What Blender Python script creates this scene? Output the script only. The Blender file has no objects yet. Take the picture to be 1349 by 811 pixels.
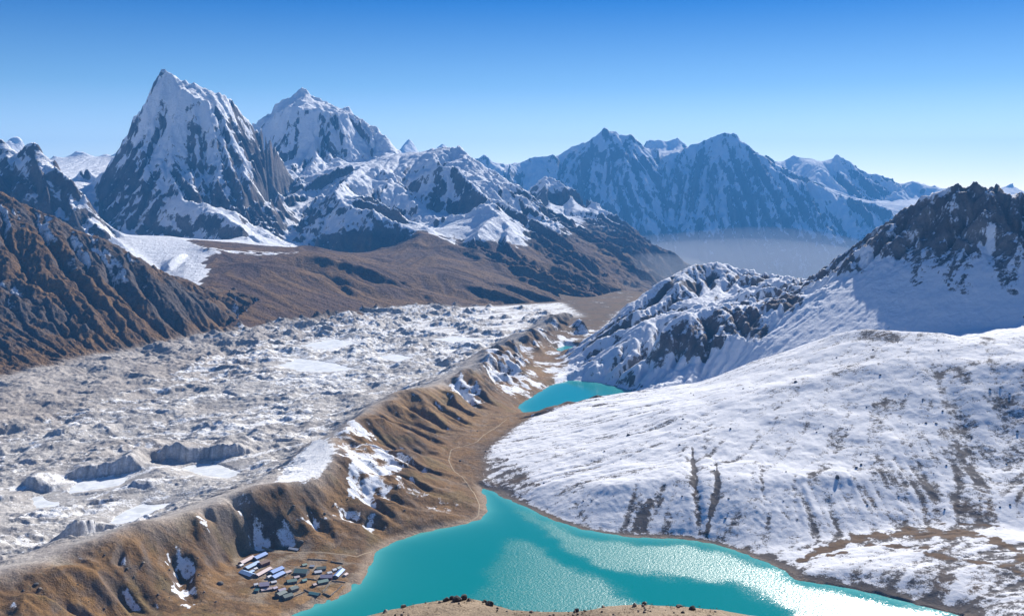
import bpy, math, time
import numpy as np
from mathutils import Vector

T0 = time.time()
C = bpy.context.scene.collection
RNG = np.random.default_rng(7)

# ------------------------------------------------------------------ camera model (only used to lay the survey out)
FPX, CX, CY = 1335.0, 674.5, 405.5
PITCH = math.radians(6.5)
CAMZ = 610.0
CP, SP = math.cos(PITCH), math.sin(PITCH)


def ray(px, py):
    r = (px - CX) / FPX
    u = (CY - py) / FPX
    return r, CP + u * SP, -SP + u * CP


def P(px, py, d):
    r, f, z = ray(px, py)
    return (r / f * d, d, CAMZ + z / f * d)


def L(px, py, z):
    r, f, s = ray(px, py)
    d = (z - CAMZ) / (s / f)
    return (r / f * d, d, z)


def PL(*pts):
    return np.array([P(*p) for p in pts])


def LL(z, *pts):
    return np.array([L(p[0], p[1], z if len(p) < 3 else p[2]) for p in pts])


SUN_AZ, SUN_EL = math.radians(26), math.radians(29)
SUN = np.array([math.sin(SUN_AZ) * math.cos(SUN_EL), math.cos(SUN_AZ) * math.cos(SUN_EL), math.sin(SUN_EL)])


# ------------------------------------------------------------------ noise
def _hash(ix, iy, seed):
    n = (ix.astype(np.uint32) * np.uint32(374761393) + iy.astype(np.uint32) * np.uint32(668265263) + np.uint32((seed * 974634777 + 12345) & 0xFFFFFFFF))
    n = (n ^ (n >> np.uint32(13))) * np.uint32(1274126177)
    n = n ^ (n >> np.uint32(16))
    return n


_ANG = np.linspace(0, 2 * np.pi, 256, endpoint=False).astype(np.float32)
_GX, _GY = np.cos(_ANG), np.sin(_ANG)


def perlin(x, y, seed=0):
    x = np.asarray(x, np.float32)
    y = np.asarray(y, np.float32)
    x0 = np.floor(x)
    y0 = np.floor(y)
    fx = x - x0
    fy = y - y0
    ix = x0.astype(np.int32)
    iy = y0.astype(np.int32)
    u = fx * fx * fx * (fx * (fx * 6 - 15) + 10)
    v = fy * fy * fy * (fy * (fy * 6 - 15) + 10)

    def g(dx, dy):
        h = _hash(ix + dx, iy + dy, seed) & np.uint32(255)
        return _GX[h] * (fx - dx) + _GY[h] * (fy - dy)

    a = g(0, 0)
    b = g(1, 0)
    c = g(0, 1)
    d = g(1, 1)
    a = a + u * (b - a)
    c = c + u * (d - c)
    return (a + v * (c - a)) * 1.5


def fbm(x, y, octv, seed=0, gain=0.5, lac=2.03):
    s = 0
    a = 1.0
    for i in range(octv):
        s = s + a * perlin(x, y, seed + i * 17)
        x = x * lac + 13.7
        y = y * lac + 7.1
        a *= gain
    return s


def ridged(x, y, octv, seed=0, gain=0.5, lac=2.07):
    s = 0
    a = 1.0
    w = 1.0
    for i in range(octv):
        n = 1 - np.abs(perlin(x, y, seed + i * 31))
        n = n * n * w
        s = s + a * n
        w = np.clip(n * 1.6, 0, 1)
        x = x * lac + 5.3
        y = y * lac + 9.9
        a *= gain
    return s


def sstep(a, b, x):
    t = np.clip((x - a) / (b - a), 0, 1)
    return t * t * (3 - 2 * t)


def blur(z, n=1):
    for _ in range(n):
        p = np.pad(z, 1, mode='edge')
        z = (p[1:-1, :-2] + 2 * p[1:-1, 1:-1] + p[1:-1, 2:]) * 0.25
        p = np.pad(z, 1, mode='edge')
        z = (p[:-2, 1:-1] + 2 * p[1:-1, 1:-1] + p[2:, 1:-1]) * 0.25
    return z


# ------------------------------------------------------------------ grids
class Grid:
    def __init__(s, x0, x1, y0, y1, cell):
        s.x0, s.y0, s.cell = x0, y0, cell
        s.nx = int(round((x1 - x0) / cell)) + 1
        s.ny = int(round((y1 - y0) / cell)) + 1
        s.x1 = x0 + (s.nx - 1) * cell
        s.y1 = y0 + (s.ny - 1) * cell

    def xy(s):
        return np.meshgrid(s.x0 + np.arange(s.nx) * s.cell, s.y0 + np.arange(s.ny) * s.cell)

    def sample(s, Z, x, y, cubic=True):
        fx = np.clip((x - s.x0) / s.cell, 0, s.nx - 1.001)
        fy = np.clip((y - s.y0) / s.cell, 0, s.ny - 1.001)
        ix = fx.astype(np.int64)
        iy = fy.astype(np.int64)
        tx = (fx - ix)
        ty = (fy - iy)
        if not cubic:
            return ((Z[iy, ix] * (1 - tx) + Z[iy, ix + 1] * tx) * (1 - ty) + (Z[iy + 1, ix] * (1 - tx) + Z[iy + 1, ix + 1] * tx) * ty)

        def w(t):
            t2 = t * t
            t3 = t2 * t
            return (-0.5 * t3 + t2 - 0.5 * t, 1.5 * t3 - 2.5 * t2 + 1, -1.5 * t3 + 2 * t2 + 0.5 * t, 0.5 * t3 - 0.5 * t2)

        wx, wy = w(tx), w(ty)
        out = 0
        for j in range(4):
            jy = np.clip(iy + j - 1, 0, s.ny - 1)
            row = 0
            for i in range(4):
                row = row + wx[i] * Z[jy, np.clip(ix + i - 1, 0, s.nx - 1)]
            out = out + wy[j] * row
        return out


def densify(pl, step):
    out = []
    for a, b in zip(pl[:-1], pl[1:]):
        n = max(1, int(math.ceil(np.hypot(*(b - a)[:2]) / step)))
        t = np.arange(n)[:, None] / n
        out.append(a + (b - a) * t)
    out.append(pl[-1:])
    return np.concatenate(out)


def solve(g, lines, levels=(32, 16, 8, 4, 2, 1), iters=(400, 250, 160, 100, 70, 40)):
    """membrane through break lines: straight faces between ridge and valley lines"""
    Z = None
    pg = None
    for f, it in zip(levels, iters):
        gg = Grid(g.x0, g.x1, g.y0, g.y1, g.cell * f)
        pts = np.concatenate([densify(l, gg.cell * 0.5) for l in lines])
        i = np.round((pts[:, 0] - gg.x0) / gg.cell).astype(int)
        j = np.round((pts[:, 1] - gg.y0) / gg.cell).astype(int)
        ok = (i >= 0) & (i < gg.nx) & (j >= 0) & (j < gg.ny)
        idx = j[ok] * gg.nx + i[ok]
        cnt = np.bincount(idx, minlength=gg.nx * gg.ny)
        sm = np.bincount(idx, weights=pts[ok, 2], minlength=gg.nx * gg.ny)
        mask = (cnt > 0).reshape(gg.ny, gg.nx)
        val = (sm / np.maximum(cnt, 1)).reshape(gg.ny, gg.nx)
        if Z is None:
            Z = np.full((gg.ny, gg.nx), val[mask].mean())
        else:
            X, Y = gg.xy()
            Z = pg.sample(Z, X, Y, cubic=False)
        Z = np.where(mask, val, Z)
        for _ in range(it):
            p = np.pad(Z, 1, mode='edge')
            Z = np.where(mask, val, 0.25 * (p[:-2, 1:-1] + p[2:, 1:-1] + p[1:-1, :-2] + p[1:-1, 2:]))
        pg = gg
    return Z


def erode(Z, cell, batches, n, steps=36, weight=None, cap=3.0, ero=0.25, dep=0.25, seed=1, inertia=0.06, lim=4.0):
    rng = np.random.default_rng(seed)
    ny, nx = Z.shape
    h = (Z / cell).astype(np.float64).ravel().copy()
    hz = h.copy()
    W = None if weight is None else weight.ravel()
    if W is not None:
        cand = np.flatnonzero(W > 0.05)
    offs = [(-1, -1, .5), (0, -1, 1), (1, -1, .5), (-1, 0, 1), (0, 0, 2), (1, 0, 1), (-1, 1, .5), (0, 1, 1), (1, 1, .5)]
    tot = sum(o[2] for o in offs)
    for b in range(batches):
        if W is None:
            x = rng.uniform(2, nx - 3, n)
            y = rng.uniform(2, ny - 3, n)
        else:
            k = cand[rng.integers(0, len(cand), n)]
            x = np.clip((k % nx) + rng.uniform(0, 1, n), 2, nx - 3)
            y = np.clip((k // nx) + rng.uniform(0, 1, n), 2, ny - 3)
        dx = np.zeros(n)
        dy = np.zeros(n)
        vel = np.ones(n)
        wat = np.ones(n)
        sed = np.zeros(n)
        for s in range(steps):
            ix = x.astype(np.int64)
            iy = y.astype(np.int64)
            fx = x - ix
            fy = y - iy
            k = iy * nx + ix
            a, bb, c, d = h[k], h[k + 1], h[k + nx], h[k + nx + 1]
            gx = (bb - a) * (1 - fy) + (d - c) * fy
            gy = (c - a) * (1 - fx) + (d - bb) * fx
            h0 = a * (1 - fx) * (1 - fy) + bb * fx * (1 - fy) + c * (1 - fx) * fy + d * fx * fy
            dx = dx * inertia - gx * (1 - inertia)
            dy = dy * inertia - gy * (1 - inertia)
            l = np.hypot(dx, dy) + 1e-9
            dx /= l
            dy /= l
            x2 = x + dx
            y2 = y + dy
            ok = (x2 > 2) & (x2 < nx - 3) & (y2 > 2) & (y2 < ny - 3)
            x2 = np.where(ok, x2, x)
            y2 = np.where(ok, y2, y)
            jx = x2.astype(np.int64)
            jy = y2.astype(np.int64)
            gx2 = x2 - jx
            gy2 = y2 - jy
            q = jy * nx + jx
            h1 = h[q] * (1 - gx2) * (1 - gy2) + h[q + 1] * gx2 * (1 - gy2) + h[q + nx] * (1 - gx2) * gy2 + h[q + nx + 1] * gx2 * gy2
            dh = h1 - h0
            capc = np.clip(-dh, 0.01, 2.0) * np.minimum(vel, 3.0) * wat * cap
            up = dh > 0
            depo = np.where(up, np.minimum(np.minimum(dh, sed), 0.1), np.where(sed > capc, (sed - capc) * dep, 0)) * ok
            er = np.where(~up & (sed <= capc), np.minimum(np.minimum((capc - sed) * ero, -dh * 0.5), 0.06), 0) * ok
            if W is not None:
                er = er * W[k]
            sed = sed + er - depo
            np.add.at(h, k, depo * (1 - fx) * (1 - fy))
            np.add.at(h, k + 1, depo * fx * (1 - fy))
            np.add.at(h, k + nx, depo * (1 - fx) * fy)
            np.add.at(h, k + nx + 1, depo * fx * fy)
            kc = (np.round(y).astype(np.int64) * nx + np.round(x).astype(np.int64))
            for ox, oy, w in offs:
                np.add.at(h, kc + oy * nx + ox, -er * (w / tot))
            vel = np.sqrt(np.maximum(vel * vel - dh * 4, 0.05))
            wat *= 0.985
            x, y = x2, y2
        h = np.clip(h, hz - lim, hz + lim * 0.4)
    return h.reshape(ny, nx) * cell


def inpoly(x, y, poly):
    poly = np.asarray(poly)
    r = np.zeros(x.shape, bool)
    n = len(poly)
    bx0, by0 = poly[:, :2].min(0)
    bx1, by1 = poly[:, :2].max(0)
    box = (x >= bx0) & (x <= bx1) & (y >= by0) & (y <= by1)
    xs, ys = x[box], y[box]
    rr = np.zeros(xs.shape, bool)
    for i in range(n):
        ax, ay = poly[i][:2]
        bx, by = poly[(i + 1) % n][:2]
        if ay == by:
            continue
        c = ((ay > ys) != (by > ys)) & (xs < (bx - ax) * (ys - ay) / (by - ay) + ax)
        rr ^= c
    r[box] = rr
    return r


def pdist(x, y, pl, maxd=None):
    """distance to a plan polyline (and the parameter along it, 0..1), only near it"""
    pl = np.asarray(pl)
    D = np.full(x.shape, 1e9)
    S = np.zeros(x.shape)
    m = maxd or 1e9
    box = (x > pl[:, 0].min() - m) & (x < pl[:, 0].max() + m) & (y > pl[:, 1].min() - m) & (y < pl[:, 1].max() + m)
    if not box.any():
        return D, S
    xs, ys = x[box], y[box]
    d = np.full(xs.shape, 1e9)
    s = np.zeros(xs.shape)
    n = len(pl) - 1
    for i in range(n):
        a = pl[i, :2]
        b = pl[i + 1, :2] - a
        l2 = (b * b).sum() + 1e-9
        t = np.clip(((xs - a[0]) * b[0] + (ys - a[1]) * b[1]) / l2, 0, 1)
        q = np.hypot(xs - a[0] - t * b[0], ys - a[1] - t * b[1])
        u = q < d
        d = np.where(u, q, d)
        s = np.where(u, (i + t) / n, s)
    D[box] = d
    S[box] = s
    return D, S


def normals(X, Y, Z):
    """unit normals of a structured (j,i) sheet"""
    A = np.stack([np.gradient(X, axis=1), np.gradient(Y, axis=1), np.gradient(Z, axis=1)], -1)
    B = np.stack([np.gradient(X, axis=0), np.gradient(Y, axis=0), np.gradient(Z, axis=0)], -1)
    N = np.cross(A, B)
    N /= np.linalg.norm(N, axis=-1, keepdims=True) + 1e-12
    return N


def streaks(Z, cell, n=10, pre=3, seed=0, wl=1.6):
    """grain drawn out down the fall line: noise averaged along the slope direction"""
    ny, nx = Z.shape
    zs = blur(Z, pre)
    gy, gx = np.gradient(zs, cell)
    l = np.hypot(gx, gy) + 1e-6
    gx, gy = (gx / l).astype(np.float32), (gy / l).astype(np.float32)
    jj, ii = np.meshgrid(np.arange(ny), np.arange(nx), indexing='ij')
    noise = perlin(ii / wl, jj / wl, 301 + seed) + 0.5 * perlin(ii / (wl * 2.7), jj / (wl * 2.7), 302 + seed)
    acc = noise.copy()
    for sgn in (1, -1):
        x = ii.astype(np.float32)
        y = jj.astype(np.float32)
        for k in range(n):
            a = np.clip((x + 0.5).astype(np.int32), 0, nx - 1)
            b = np.clip((y + 0.5).astype(np.int32), 0, ny - 1)
            x = x + sgn * gx[b, a]
            y = y + sgn * gy[b, a]
            a = np.clip((x + 0.5).astype(np.int32), 0, nx - 1)
            b = np.clip((y + 0.5).astype(np.int32), 0, ny - 1)
            acc += noise[b, a] * (1 - k / (n + 1.0))
    return acc / (acc.std() + 1e-9)


def spurs(g, Z, lines, spacing, amp, length, seed=0, pre=5, off=60, bias=(0, 0), both=True):
    """ribs and couloirs: break lines that leave the crests and run down the fall line, alternately proud of and sunk into the face"""
    rg = np.random.default_rng(seed)
    zs = blur(Z, pre)
    gy, gx = np.gradient(zs, g.cell)
    out = []
    st_ = g.cell * 0.9
    for l in lines:
        p = densify(l, spacing)
        if len(p) < 2:
            continue
        t = np.gradient(p[:, :2], axis=0)
        t /= np.linalg.norm(t, axis=1)[:, None] + 1e-9
        for k in range(len(p)):
            for sg in ((1, -1) if both else (1,)):
                q = p[k, :2] + rg.uniform(-0.25, 0.25, 2) * spacing + sg * off * np.array((-t[k, 1], t[k, 0]))
                a = amp * rg.uniform(0.55, 1.35) * (1 if (k % 2 == 0) else -0.75)
                L_ = length * rg.uniform(0.6, 1.2)
                pts = [q.copy()]
                d = np.zeros(2)
                s_ = 0.0
                while s_ < L_:
                    i = int((q[0] - g.x0) / g.cell + 0.5)
                    j = int((q[1] - g.y0) / g.cell + 0.5)
                    if not (2 < i < g.nx - 3 and 2 < j < g.ny - 3):
                        break
                    gr = np.array((gx[j, i], gy[j, i]))
                    m = np.hypot(*gr)
                    if m < 0.16:
                        break
                    nd = -gr / m + np.array(bias)
                    d = d * 0.6 + nd * 0.4
                    d /= np.hypot(*d) + 1e-9
                    q = q + d * st_
                    s_ += st_
                    pts.append(q.copy())
                if len(pts) < 6:
                    continue
                pts = np.array(pts)
                tt_ = np.linspace(0, 1, len(pts))
                z = g.sample(zs, pts[:, 0], pts[:, 1], cubic=False) + a * np.sin(np.pi * tt_) ** 0.75 * min(1.0, s_ / (0.5 * length))
                out.append(np.column_stack([pts, z]))
    return out


# ------------------------------------------------------------------ objects
def tag(o, label=None, cat=None, group=None, kind=None):
    if label: o['label'] = label
    if cat: o['category'] = cat
    if group: o['group'] = group
    if kind: o['kind'] = kind
    return o


def sheet_object(name, X, Y, Z, facemask, mat, attrs, label, cat='mountain', kind='structure'):
    """one mesh object from the faces of a structured sheet that FACEMASK keeps"""
    ny, nx = Z.shape
    idx = np.arange(ny * nx).reshape(ny, nx)
    q = np.stack([idx[:-1, :-1], idx[:-1, 1:], idx[1:, 1:], idx[1:, :-1]], -1)[facemask]
    if len(q) == 0:
        return None
    used, inv = np.unique(q.ravel(), return_inverse=True)
    co = np.stack([X.ravel()[used], Y.ravel()[used], Z.ravel()[used]], -1).astype(np.float32)
    me = bpy.data.meshes.new(name)
    me.vertices.add(len(used))
    me.vertices.foreach_set('co', co.ravel())
    nf = len(q)
    me.loops.add(nf * 4)
    me.loops.foreach_set('vertex_index', inv.astype(np.int32).ravel())
    me.polygons.add(nf)
    me.polygons.foreach_set('loop_start', np.arange(nf, dtype=np.int32) * 4)
    me.polygons.foreach_set('loop_total', np.full(nf, 4, np.int32))
    me.polygons.foreach_set('use_smooth', np.ones(nf, bool))
    me.update(calc_edges=True)
    for k, a in attrs.items():
        if a.ndim == 3:
            at = me.attributes.new(k, 'FLOAT_COLOR', 'POINT')
            c = np.ones((len(used), 4), np.float32)
            c[:, :3] = a.reshape(-1, 3)[used]
            at.data.foreach_set('color', c.ravel())
        else:
            at = me.attributes.new(k, 'FLOAT', 'POINT')
            at.data.foreach_set('value', a.ravel()[used].astype(np.float32))
    me.materials.append(mat)
    o = bpy.data.objects.new(name, me)
    C.objects.link(o)
    return tag(o, label, cat, kind=kind)


# ------------------------------------------------------------------ materials
def nt(name):
    m = bpy.data.materials.new(name)
    m.use_nodes = True
    t = m.node_tree
    t.nodes.clear()
    return m, t


def N(t, typ, **kw):
    n = t.nodes.new(typ)
    for k, v in kw.items():
        if k.startswith('i_'):
            n.inputs[k[2:].replace('_', ' ')].default_value = v
        else:
            setattr(n, k, v)
    return n


def math_node(t, op, a, b=None, clamp=False):
    n = t.nodes.new('ShaderNodeMath')
    n.operation = op
    n.use_clamp = clamp
    for i, v in enumerate((a, b)):
        if v is None: continue
        if isinstance(v, (int, float)): n.inputs[i].default_value = v
        else: t.links.new(v, n.inputs[i])
    return n.outputs[0]


def noise_node(t, vec, scale, detail=6, rough=0.6, dist=0.0):
    n = N(t, 'ShaderNodeTexNoise')
    n.inputs['Scale'].default_value = scale
    n.inputs['Detail'].default_value = detail
    n.inputs['Roughness'].default_value = rough
    n.inputs['Distortion'].default_value = dist
    t.links.new(vec, n.inputs['Vector'])
    return n.outputs['Fac']


def terrain_material(name, s1, s2, bump=0.6, bdist=3.0, snow_k=0.7, snow_w=0.12, snow_col=(0.84, 0.86, 0.90), varia=0.55):
    """s1/s2: wavelengths in metres of the coarse and the fine grain"""
    m, t = nt(name)
    out = N(t, 'ShaderNodeOutputMaterial')
    b = N(t, 'ShaderNodeBsdfPrincipled')
    t.links.new(b.outputs[0], out.inputs['Surface'])
    geo = N(t, 'ShaderNodeNewGeometry')
    pos = geo.outputs['Position']
    base = N(t, 'ShaderNodeAttribute', attribute_name='ground')
    snow = N(t, 'ShaderNodeAttribute', attribute_name='snow')
    n1 = noise_node(t, pos, 1.0 / s1, 5, 0.65, 0.3)
    n2 = noise_node(t, pos, 1.0 / s2, 4, 0.65)
    n = math_node(t, 'ADD', math_node(t, 'MULTIPLY', n1, 0.6), math_node(t, 'MULTIPLY', n2, 0.4))
    # snow cover: attribute + noise, cut sharply
    d = math_node(t, 'ADD', snow.outputs['Fac'], math_node(t, 'MULTIPLY', math_node(t, 'SUBTRACT', n, 0.5), snow_k * 2))
    mr = N(t, 'ShaderNodeMapRange', interpolation_type='SMOOTHSTEP')
    mr.inputs['From Min'].default_value = 0.5 - snow_w
    mr.inputs['From Max'].default_value = 0.5 + snow_w
    t.links.new(d, mr.inputs['Value'])
    # ground colour variation
    v = math_node(t, 'ADD', math_node(t, 'MULTIPLY', n2, varia * 2), 1.0 - varia)
    v2 = math_node(t, 'MULTIPLY', v, math_node(t, 'ADD', math_node(t, 'MULTIPLY', n1, 0.8), 0.6))
    mul = N(t, 'ShaderNodeVectorMath', operation='SCALE')
    t.links.new(base.outputs['Color'], mul.inputs[0])
    t.links.new(v2, mul.inputs['Scale'])
    sc = N(t, 'ShaderNodeVectorMath', operation='SCALE')
    sc.inputs[0].default_value = snow_col
    t.links.new(math_node(t, 'ADD', math_node(t, 'MULTIPLY', n2, 0.2), 0.9), sc.inputs['Scale'])
    mix = N(t, 'ShaderNodeMix', data_type='RGBA')
    t.links.new(mr.outputs[0], mix.inputs['Factor'])
    t.links.new(mul.outputs[0], mix.inputs['A'])
    t.links.new(sc.outputs[0], mix.inputs['B'])
    t.links.new(mix.outputs['Result'], b.inputs['Base Color'])
    b.inputs['Roughness'].default_value = 0.9
    b.inputs['Specular IOR Level'].default_value = 0.12
    bh = math_node(t, 'ADD', math_node(t, 'MULTIPLY', n1, s1 * 0.35), math_node(t, 'MULTIPLY', n2, s2 * 0.5))
    bp = N(t, 'ShaderNodeBump')
    bp.inputs['Strength'].default_value = bump
    bp.inputs['Distance'].default_value = bdist / 3.0
    t.links.new(bh, bp.inputs['Height'])
    t.links.new(bp.outputs[0], b.inputs['Normal'])
    return m


M_NEAR = terrain_material('near_ground', 10.0, 2.2, 0.9, 3.0, varia=0.8)
M_ICE = terrain_material('glacier_debris', 14.0, 3.6, 0.7, 3.0, snow_k=0.95, snow_col=(0.84, 0.84, 0.835), varia=0.7)
M_SNOWHILL = terrain_material('snowy_slope', 9.0, 2.4, 0.42, 2.4, snow_k=0.95, snow_w=0.14, snow_col=(0.82, 0.825, 0.845))
M_RIDGE = terrain_material('crag', 16.0, 4.0, 0.6, 3.0, snow_k=0.6, snow_w=0.1)
M_MID = terrain_material('mountain_face', 44.0, 14.0, 1.0, 3.6, varia=0.8, snow_k=0.5, snow_w=0.09)
M_FAR = terrain_material('far_mountain_face', 90.0, 30.0, 0.9, 3.0, snow_k=0.6, snow_w=0.1)


def mixc(a, b, t):
    return a * (1 - t[..., None]) + b * t[..., None]


COL = {k: np.array(v) for k, v in dict(
    grass=(0.205, 0.115, 0.046), grass2=(0.145, 0.085, 0.042), ochre=(0.28, 0.165, 0.066), soil=(0.27, 0.21, 0.165),
    rock=(0.12, 0.105, 0.10), darkrock=(0.075, 0.068, 0.07), redrock=(0.17, 0.12, 0.10),
    debris=(0.49, 0.465, 0.435), debris2=(0.35, 0.33, 0.315), tan=(0.37, 0.31, 0.26), beach=(0.33, 0.25, 0.18)).items()}

exec_sections = []
# ================================================================== NEAR VALLEY: moraine, glacier, lakes, snowy hill, crag ridge
lake1_vis = LL(0, (385, 811), (415, 799), (443, 788), (468, 772), (482, 757), (490, 740), (497, 726), (520, 712), (560, 701), (600, 692), (632, 684), (643, 672), (640, 655), (634, 642),
               (650, 648), (690, 666), (730, 684), (770, 698), (820, 706), (870, 708), (900, 709), (940, 716), (985, 730), (1015, 742), (1035, 751), (1045, 762), (1090, 770), (1140, 780), (1190, 792), (1240, 803), (1270, 811))
lake1 = np.concatenate([lake1_vis, np.array([(600, 1300, 0), (520, 1200, 0), (300, 1150, 0), (0, 1140, 0), (-200, 1200, 0), (-290, 1300, 0)]), lake1_vis[:1]])
lake1_bed = LL(-25, (520, 775), (600, 735), (680, 710), (760, 735), (860, 745), (950, 760), (1010, 790), (900, 800), (700, 780), (600, 790), (520, 775))
lake2 = LL(-10, (683, 536), (690, 529), (712, 515), (728, 506), (752, 501), (775, 502), (800, 506), (833, 514), (820, 524), (790, 529), (760, 535), (725, 543), (692, 547), (683, 536))
lake2_bed = LL(-25, (715, 527), (760, 515), (800, 515))
lake3 = LL(-16, (733, 459), (745, 455), (762, 457), (766, 464), (748, 467), (736, 465), (733, 459))

crest_px = [(-150, 800, 112), (-60, 777, 112), (0, 757, 110), (60, 734, 110), (110, 712, 110), (150, 703, 108), (180, 690, 108), (230, 679, 106), (265, 668, 104), (300, 655, 102), (335, 641, 102), (380, 632, 100),
            (415, 626, 100), (436, 611, 100), (445, 592, 98), (437, 578, 92), (445, 566, 94), (462, 553, 100), (487, 541, 100), (505, 528, 100), (520, 518, 100), (545, 514, 96), (566, 506, 94), (590, 493, 92), (612, 488, 90),
            (632, 480, 86), (642, 458, 80), (655, 455, 78), (672, 447, 74), (690, 438, 66), (715, 425, 52), (735, 413, 40), (752, 409, 34), (770, 415, 10)]
crest = densify(np.array([L(*p) for p in crest_px]), 20)
_n = fbm(crest[:, 0] / 110, crest[:, 1] / 110, 3, 401)
_m = fbm(crest[:, 0] / 90, crest[:, 1] / 90, 3, 402)
_f = sstep(2250, 3300, crest[:, 1]) * (1 - sstep(4500, 4900, crest[:, 1]))
crest[:, 2] += _n * (7 + 22 * _f) - 10 * _f
crest[:, 0] += _m * (10 + 45 * _f)
# toe of the moraine on the valley side
toe = np.array([L(*p) for p in [(150, 830, 20), (230, 811, 18), (290, 790, 16), (300, 745, 18), (330, 726, 18), (375, 722, 16), (420, 728, 14), (470, 728, 8), (505, 712, 6), (545, 700, 6), (580, 680, 14), (608, 655, 16),
                                (600, 625, 18), (590, 600, 20), (610, 580, 20), (640, 560, 18), (665, 545, 10), (680, 527, 2), (695, 515, -2), (715, 500, -2), (735, 485, -5), (722, 468, -12), (730, 455, -12)]])
village_mid = np.array([L(*p) for p in [(330, 775, 14), (380, 745, 12), (440, 742, 7)]])
beach = np.array([L(*p) for p in [(370, 806, 4), (440, 775, 4), (476, 745, 4)]])
brown_flat = np.array([L(*p) for p in [(612, 640, 8), (605, 610, 14), (640, 575, 14), (672, 552, 8)]])
# foot of the moraine on the glacier side
gfoot = np.array([L(*p) for p in [(0, 735, 35), (110, 694, 35), (200, 668, 35), (290, 640, 34), (340, 632, 34), (385, 600, 32), (415, 580, 30), (440, 556, 30), (500, 522, 26), (560, 500, 20), (620, 474, 12), (660, 446, 4), (710, 420, -4), (745, 403, -14)]])
# far edge of the glacier
efoot = np.array([L(*p) for p in [(-350, 560, 60), (-150, 525, 55), (0, 497, 50), (60, 482, 48), (120, 468, 45), (200, 455, 42), (290, 437, 38), (330, 430, 36), (400, 420, 32), (480, 409, 26), (540, 404, 22), (600, 403, 8), (680, 406, -18), (740, 405, -30)]])
einner = np.array([L(*p) for p in [(-350, 650, 38), (-150, 600, 36), (0, 556, 33), (130, 528, 31), (200, 505, 30), (250, 478, 28), (330, 455, 26), (420, 430, 22), (500, 416, 16), (600, 410, 2)]])
gmid = np.array([L(*p) for p in [(-100, 640, 30), (100, 600, 28), (250, 545, 24), (400, 490, 20), (550, 450, 10), (680, 415, -10)]])
# snowy hill
hill_crest = np.concatenate([np.array([L(*p) for p in [(634, 639, 3), (640, 592, 24), (690, 554, 32), (740, 533, 44), (800, 520, 58), (860, 511, 84), (930, 502, 112), (975, 487, 150), (1050, 456, 208), (1100, 438, 250), (1130, 430, 268), (1180, 436, 268), (1240, 436, 272)]]), PL((1275, 448, 2480), (1310, 442, 2450), (1349, 436, 2420), (1500, 400, 2400))])
hill_mid = np.array([P(*p) for p in [(760, 566, 2330), (860, 545, 2330), (960, 524, 2310), (1060, 500, 2310), (1150, 480, 2330), (1235, 470, 2300), (1349, 475, 2200), (1480, 470, 2150)]])
hill_low = np.array([P(*p) for p in [(700, 630, 2040), (800, 635, 1910), (900, 628, 1910), (1000, 630, 1870), (1100, 625, 1860), (1200, 620, 1890), (1349, 610, 1890), (1480, 600, 1900)]])
hill_toe = np.array([L(*p) for p in [(1000, 720, 6), (1060, 716, 14), (1130, 700, 24), (1200, 690, 32), (1280, 690, 38), (1349, 700, 38), (1450, 700, 44)]])
hill_bench = np.array([L(*p) for p in [(1060, 754, 8), (1130, 744, 18), (1220, 754, 23), (1300, 768, 23), (1349, 782, 23)]])
hill_back = np.array([(x + 30, y + 130, z - 32) for x, y, z in hill_crest[5:]] + [(2100, 2900, 240)])
# crag ridges at the right
ridgeA = PL((1560, 200, 3150), (1420, 215, 3250), (1349, 268, 3250), (1335, 250, 3300), (1325, 243, 3320), (1310, 246, 3350), (1290, 238, 3380), (1265, 240, 3400), (1245, 252, 3430), (1210, 262, 3480), (1185, 280, 3500), (1160, 296, 3520), (1125, 326, 3560),
            (1095, 346, 3580), (1060, 372, 3600), (1030, 386, 3540), (1000, 397, 3480), (965, 403, 3440), (930, 405, 3400), (900, 414, 3360), (872, 428, 3320), (852, 452, 3260), (840, 480, 3200), (832, 510, 3150))
ridgeB = np.concatenate([LL(-9, (736, 489)), PL((775, 455, 3600), (820, 411, 3760), (850, 386, 3860), (890, 356, 4000), (915, 344, 4050), (940, 342, 4070), (970, 350, 4060), (1010, 364, 3980), (1042, 368, 3850), (1060, 372, 3620))])
ridgeB2 = PL((905, 347, 4030), (885, 380, 3850), (876, 412, 3650), (850, 418, 3560), (828, 440, 3480), (812, 465, 3400), (795, 490, 3320), (782, 501, 3270))
ridgeB_val = PL((1030, 378, 3750), (960, 392, 3720), (905, 402, 3640), (885, 430, 3480), (862, 465, 3380), (846, 508, 3200))
ridge_backs = [np.array([(x + 100, y + 420, z - 380) for x, y, z in ridgeA[:14]]), np.array([(x + 60, y + 450, max(z - 420, -260)) for x, y, z in ridgeB[2:8]]), np.array([(330, 4300, -120), (480, 4700, -260), (700, 5200, -320)]), np.array([(420, 5350, -90), (520, 5500, -150), (600, 5750, -260), (650, 6350, -420), (1500, 6400, -500)]), np.array([(300, 5680, -60), (330, 5900, -150), (350, 6300, -260)])]
rfoot = np.array([(590, 3060, 18), (700, 2960, 60), (850, 2850, 110), (1000, 2820, 165), (1150, 2830, 215), (1300, 2800, 240), (1480, 2660, 262), (1700, 2500, 285)])
# big brown hill at the left
hillC = PL((-420, 90, 4700), (-200, 160, 4500), (0, 250, 4300), (50, 280, 4280), (90, 297, 4250), (130, 312, 4230), (188, 344, 4200), (233, 384, 4170), (267, 427, 4150), (280, 438, 4140))
hillC_back = np.array([(x - 100, y + 700, 180) for x, y, z in hillC[:7]])
bound = [np.array([(-900, 1090, 70), (-300, 1090, 60), (700, 1090, 60), (1400, 1090, 160)]), np.array([(-1300, 1500, 40), (-2600, 2500, 55)])]

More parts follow.
